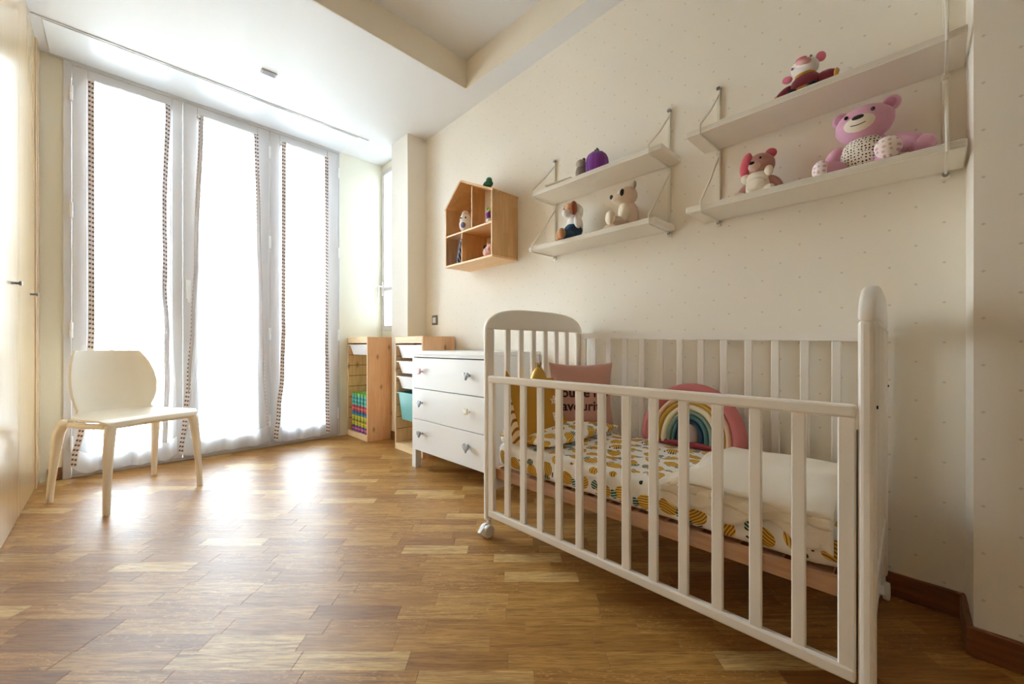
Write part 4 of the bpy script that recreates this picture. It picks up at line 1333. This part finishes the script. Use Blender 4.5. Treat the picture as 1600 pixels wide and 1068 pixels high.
# plush in red jumper
WHT = plush('plush_white', (240, 236, 232)); MAROON = plush('plush_maroon', (120, 26, 44)); ORANGE = plush('plush_orange', (206, 150, 60)); PINKD = plush('plush_hot_pink', (222, 120, 146))
toy('plush_mouse', 'white plush with pink ears and maroon jumper on the upper right shelf', (1.752, 0.262, ZU), math.radians(174), [
    ('body', MAROON, [((0.0, 0, 0.060), (0.048, 0.066, 0.058))]),
    ('jumper_hem', ORANGE, [((0.008, 0, 0.030), (0.050, 0.064, 0.014))]),
    ('collar', ORANGE, [((0.010, 0, 0.104), (0.036, 0.044, 0.010))]),
    ('head', WHT, [((0.012, 0.0, 0.140), (0.050, 0.060, 0.044), (0.25, 0, 0))]),
    ('ear', PINKD, [((0.0, -0.062, 0.168), (0.012, 0.020, 0.026), (-0.4, 0, 0))]),
    ('ear', PINKD, [((0.0, 0.078, 0.124), (0.012, 0.024, 0.018), (0.4, 0, 0))]),
    ('hair', plush('plush_dark_brown', (70, 38, 34)), [((-0.006, 0.012, 0.178), (0.034, 0.040, 0.012), (0.25, 0, 0))]),
    ('snout', plush('plush_snout', (222, 168, 164)), [((0.056, -0.006, 0.148), (0.016, 0.034, 0.016), (0.25, 0, 0))]),
    ('bow', PINKD, [((0.046, 0.006, 0.172), (0.012, 0.024, 0.009))]),
    ('eye', plush('plush_mauve', (150, 96, 120)), [((0.056, 0.040, 0.136), (0.005, 0.006, 0.006), None, 8, 6)]),
    ('eye', plush('plush_mauve_b', (150, 96, 120)), [((0.056, -0.036, 0.160), (0.005, 0.006, 0.006), None, 8, 6)]),
    ('arm', MAROON, [((0.010, 0.090, 0.052), (0.022, 0.048, 0.024), (-0.55, 0, 0))]),
    ('arm', MAROON, [((0.010, -0.090, 0.058), (0.022, 0.046, 0.026), (0.25, 0, 0))]),
    ('cuff', ORANGE, [((0.012, 0.122, 0.032), (0.024, 0.012, 0.024))]),
    ('cuff', ORANGE, [((0.012, -0.126, 0.046), (0.024, 0.012, 0.026))]),
    ('paw', WHT, [((0.014, 0.148, 0.018), (0.018, 0.026, 0.016))]),
    ('paw', WHT, [((0.014, -0.156, 0.036), (0.018, 0.028, 0.020))]),
    ('foot', BLACK, [((0.050, 0.044, 0.018), (0.030, 0.026, 0.018))]),
    ('foot', BLACK, [((0.050, -0.040, 0.018), (0.030, 0.026, 0.018))])], sc=0.72, mirror=True)
# cream bear looking left
BEIGE = plush('plush_beige_pink', (228, 204, 186)); GREYB = plush('plush_grey_beige', (196, 178, 160))
toy('teddy_bear', 'cream and pinkish teddy bear with dark eye patch on the lower left shelf', (1.812, 0.985, ZL), math.radians(140), [
    ('body', BEIGE, [((0.0, 0, 0.070), (0.046, 0.050, 0.070))]),
    ('chest', CR, [((0.022, 0.0, 0.090), (0.034, 0.036, 0.048))]),
    ('head', BEIGE, [((0.012, 0, 0.168), (0.052, 0.050, 0.046))]),
    ('muzzle', CR, [((0.056, 0.0, 0.152), (0.036, 0.028, 0.024))]),
    ('nose', BLACK, [((0.092, 0.0, 0.160), (0.008, 0.012, 0.011))]),
    ('eye_patch', BLACK, [((0.048, 0.030, 0.174), (0.012, 0.010, 0.018))]),
    ('eye_patch', BLACK, [((0.048, -0.030, 0.174), (0.012, 0.010, 0.018))]),
    ('ear', GREYB, [((-0.006, 0.042, 0.208), (0.012, 0.020, 0.020))]),
    ('ear', GREYB, [((-0.006, -0.042, 0.206), (0.012, 0.020, 0.020))]),
    ('arm', CR, [((0.045, 0.052, 0.060), (0.024, 0.022, 0.046), (0.2, -0.5, 0))]),
    ('arm', BEIGE, [((0.0, -0.070, 0.112), (0.024, 0.040, 0.026), (-0.5, 0, 0))]),
    ('leg', BEIGE, [((0.070, 0.050, 0.024), (0.062, 0.026, 0.024), (0, 0, 0.4))]),
    ('leg', BEIGE, [((0.058, -0.055, 0.024), (0.055, 0.026, 0.024), (0, 0, -0.3))]),
    ('foot_pad', CR, [((0.124, 0.076, 0.034), (0.018, 0.028, 0.034), (0, 0, 0.4))])])
# dog in dungarees
BRN = plush('plush_brown', (160, 88, 54)); TAN = plush('plush_tan', (206, 150, 104)); DENIM = cloth('denim', (44, 74, 104))
toy('plush_dog', 'white plush dog with brown ears and blue dungarees on the lower left shelf', (1.812, 1.318, ZL), math.radians(150), [
    ('body', WHT, [((0.0, 0, 0.070), (0.042, 0.048, 0.070))]),
    ('dungarees', DENIM, [((0.010, 0.004, 0.052), (0.046, 0.052, 0.040))]),
    ('head', WHT, [((0.006, -0.002, 0.150), (0.050, 0.052, 0.044))]),
    ('ear', BRN, [((0.030, 0.056, 0.150), (0.018, 0.018, 0.034))]),
    ('eye_patch', TAN, [((0.038, 0.018, 0.160), (0.018, 0.028, 0.024))]),
    ('ear', BRN, [((0.030, -0.022, 0.168), (0.020, 0.020, 0.022))]),
    ('eye', BLACK, [((0.056, 0.004, 0.158), (0.004, 0.004, 0.004), None, 8, 6)]),
    ('muzzle', WHT, [((0.050, 0.022, 0.132), (0.026, 0.026, 0.020))]),
    ('arm', WHT, [((0.006, -0.056, 0.084), (0.020, 0.020, 0.040), (-0.3, 0, 0))]),
    ('arm', WHT, [((0.006, 0.052, 0.088), (0.020, 0.020, 0.036), (0.3, 0, 0))]),
    ('leg', DENIM, [((0.048, 0.036, 0.024), (0.046, 0.024, 0.024), (0, 0, 0.3))]),
    ('leg', DENIM, [((0.044, -0.036, 0.024), (0.042, 0.024, 0.024), (0, 0, -0.2))]),
    ('foot', TAN, [((0.090, 0.052, 0.024), (0.018, 0.022, 0.026))]),
    ('foot', TAN, [((0.078, -0.010, 0.026), (0.018, 0.026, 0.028))])], sc=1.12)
# purple plush and grey companion on the upper left shelf
PUR = plush('plush_purple', (120, 50, 150)); PURL = plush('plush_violet', (146, 76, 176)); GRN = plush('plush_leaf_green', (40, 92, 66))
m = []
for k in range(10):
    a = 2 * PI * k / 10
    m.append(((0.028 * math.cos(a), 0.028 * math.sin(a), 0.062), (0.034, 0.034, 0.062)))
toy('pumpkin_plush', 'purple ribbed plush with dark green leaf top on the upper left shelf', (1.800, 1.165, ZU), math.radians(180), [
    ('body', PUR, m), ('stem', GRN, [((0, 0, 0.124), (0.014, 0.014, 0.014)), ((0.010, 0.012, 0.134), (0.008, 0.006, 0.016), (0.5, 0, 0)), ((0.0, -0.014, 0.134), (0.008, 0.006, 0.016), (-0.5, 0, 0))])])
toy('owl_plush', 'small grey brown plush beside the purple plush on the upper left shelf', (1.795, 1.262, ZU), math.radians(165), [
    ('body', plush('plush_grey', (150, 138, 122)), [((0, 0, 0.048), (0.030, 0.032, 0.048))]),
    ('head', plush('plush_grey_light', (176, 164, 144)), [((0.006, 0.006, 0.092), (0.028, 0.028, 0.024))]),
    ('ear', plush('plush_grey_dark', (80, 72, 62)), [((0.0, -0.018, 0.114), (0.008, 0.010, 0.012)), ((0.0, 0.022, 0.110), (0.008, 0.010, 0.012))])])
bk = thing('booklet', 'thin pale booklet lying flat on the left end of upper left shelf', 'book', (1.760, 1.36, ZU + 0.0005), 0.08)
MB().box(-0.055, 0.055, -0.085, 0.085, 0.0, 0.0015).build('cover', plain('booklet_beige', (206, 196, 178), 0.6), bk)
MB().box(-0.052, 0.053, -0.083, 0.083, 0.0015, 0.0045).build('pages', plain('paper', (240, 236, 226), 0.8), bk)
MB().box(-0.055, 0.055, -0.085, 0.085, 0.0045, 0.006).build('cover', plain('booklet_beige_top', (200, 188, 170), 0.6), bk)

# things in the house shelf
hx = wallx(2.1)
toy('bunny_figure', 'white plush figure with purple tummy dot in the house shelf upper left', (1.765, 2.235, 1.6545), math.radians(205), [
    ('body', WHT, [((0, 0, 0.055), (0.040, 0.044, 0.055)), ((0, 0, 0.090), (0.036, 0.040, 0.050))]),
    ('cap', plush('plush_beige_cap', (206, 186, 176)), [((-0.002, 0.0, 0.128), (0.026, 0.030, 0.030))]),
    ('tummy_dot', plush('plush_lilac', (132, 120, 172)), [((0.036, 0.0, 0.046), (0.010, 0.020, 0.020))]),
    ('eye', BLACK, [((0.033, 0.018, 0.098), (0.005, 0.006, 0.006), None, 8, 6)]),
    ('eye', BLACK, [((0.033, -0.018, 0.098), (0.005, 0.006, 0.006), None, 8, 6)])])
toy('berry_toy', 'small purple toy with green top in the house shelf upper right', (1.755, 1.960, 1.6545), math.radians(190), [
    ('body', WHT, [((0, 0, 0.022), (0.028, 0.028, 0.022))]),
    ('berry', PUR, [((0.006, 0, 0.055), (0.026, 0.026, 0.030))]),
    ('leaf', plush('plush_lime', (150, 176, 50)), [((0, 0, 0.092), (0.012, 0.018, 0.012)), ((0, -0.016, 0.104), (0.010, 0.012, 0.012))]),
    ('base', CORAL, [((0.0, -0.036, 0.010), (0.014, 0.014, 0.010))])])
toy('pig_plush', 'small pale pink pig plush in the house shelf lower right', (1.785, 1.995, 1.4375), math.radians(200), [
    ('body', plush('plush_pig', (226, 178, 170)), [((0, 0, 0.042), (0.042, 0.050, 0.042))]),
    ('head', plush('plush_pig_head', (230, 186, 178)), [((0.028, 0.020, 0.058), (0.030, 0.032, 0.030))]),
    ('ear', plush('plush_pig_ear', (216, 160, 156)), [((0.026, 0.040, 0.090), (0.008, 0.012, 0.012)), ((0.026, 0.002, 0.090), (0.008, 0.012, 0.012))]),
    ('patch', plush('plush_pig_dark', (90, 66, 50)), [((0.014, -0.034, 0.076), (0.014, 0.014, 0.014))])])
hbk = thing('picture_book', 'blue and white picture book leaning in the house shelf lower left', 'book', (1.80, 2.258, 1.438), 0.0)
MB().box(-0.09, 0.09, 0.0, 0.004, 0.0, 0.165, 0.001).build('cover', striped('blue_print', srgb(70, 92, 150), srgb(214, 220, 236), 0.03), hbk)
MB().box(-0.086, 0.088, 0.004, 0.012, 0.003, 0.162).build('pages', plain('paper_b', (240, 238, 230), 0.8), hbk)
MB().box(-0.09, 0.09, 0.012, 0.016, 0.0, 0.165, 0.001).build('cover', plain('book_blue', (88, 110, 166), 0.5), hbk)
hbk.rotation_euler = (0.28, 0, 0)
hbk.location.z = 1.4385
tg = toy('frog_plush', 'dark green plush lying on the roof of the house shelf', (1.765, 1.992, 1.908), 2.9, [
    ('body', plush('plush_green', (44, 110, 74)), [((0, 0, 0.022), (0.030, 0.048, 0.022))]),
    ('head', plush('plush_green_b', (52, 122, 82)), [((0.008, 0.030, 0.038), (0.020, 0.022, 0.018))])])
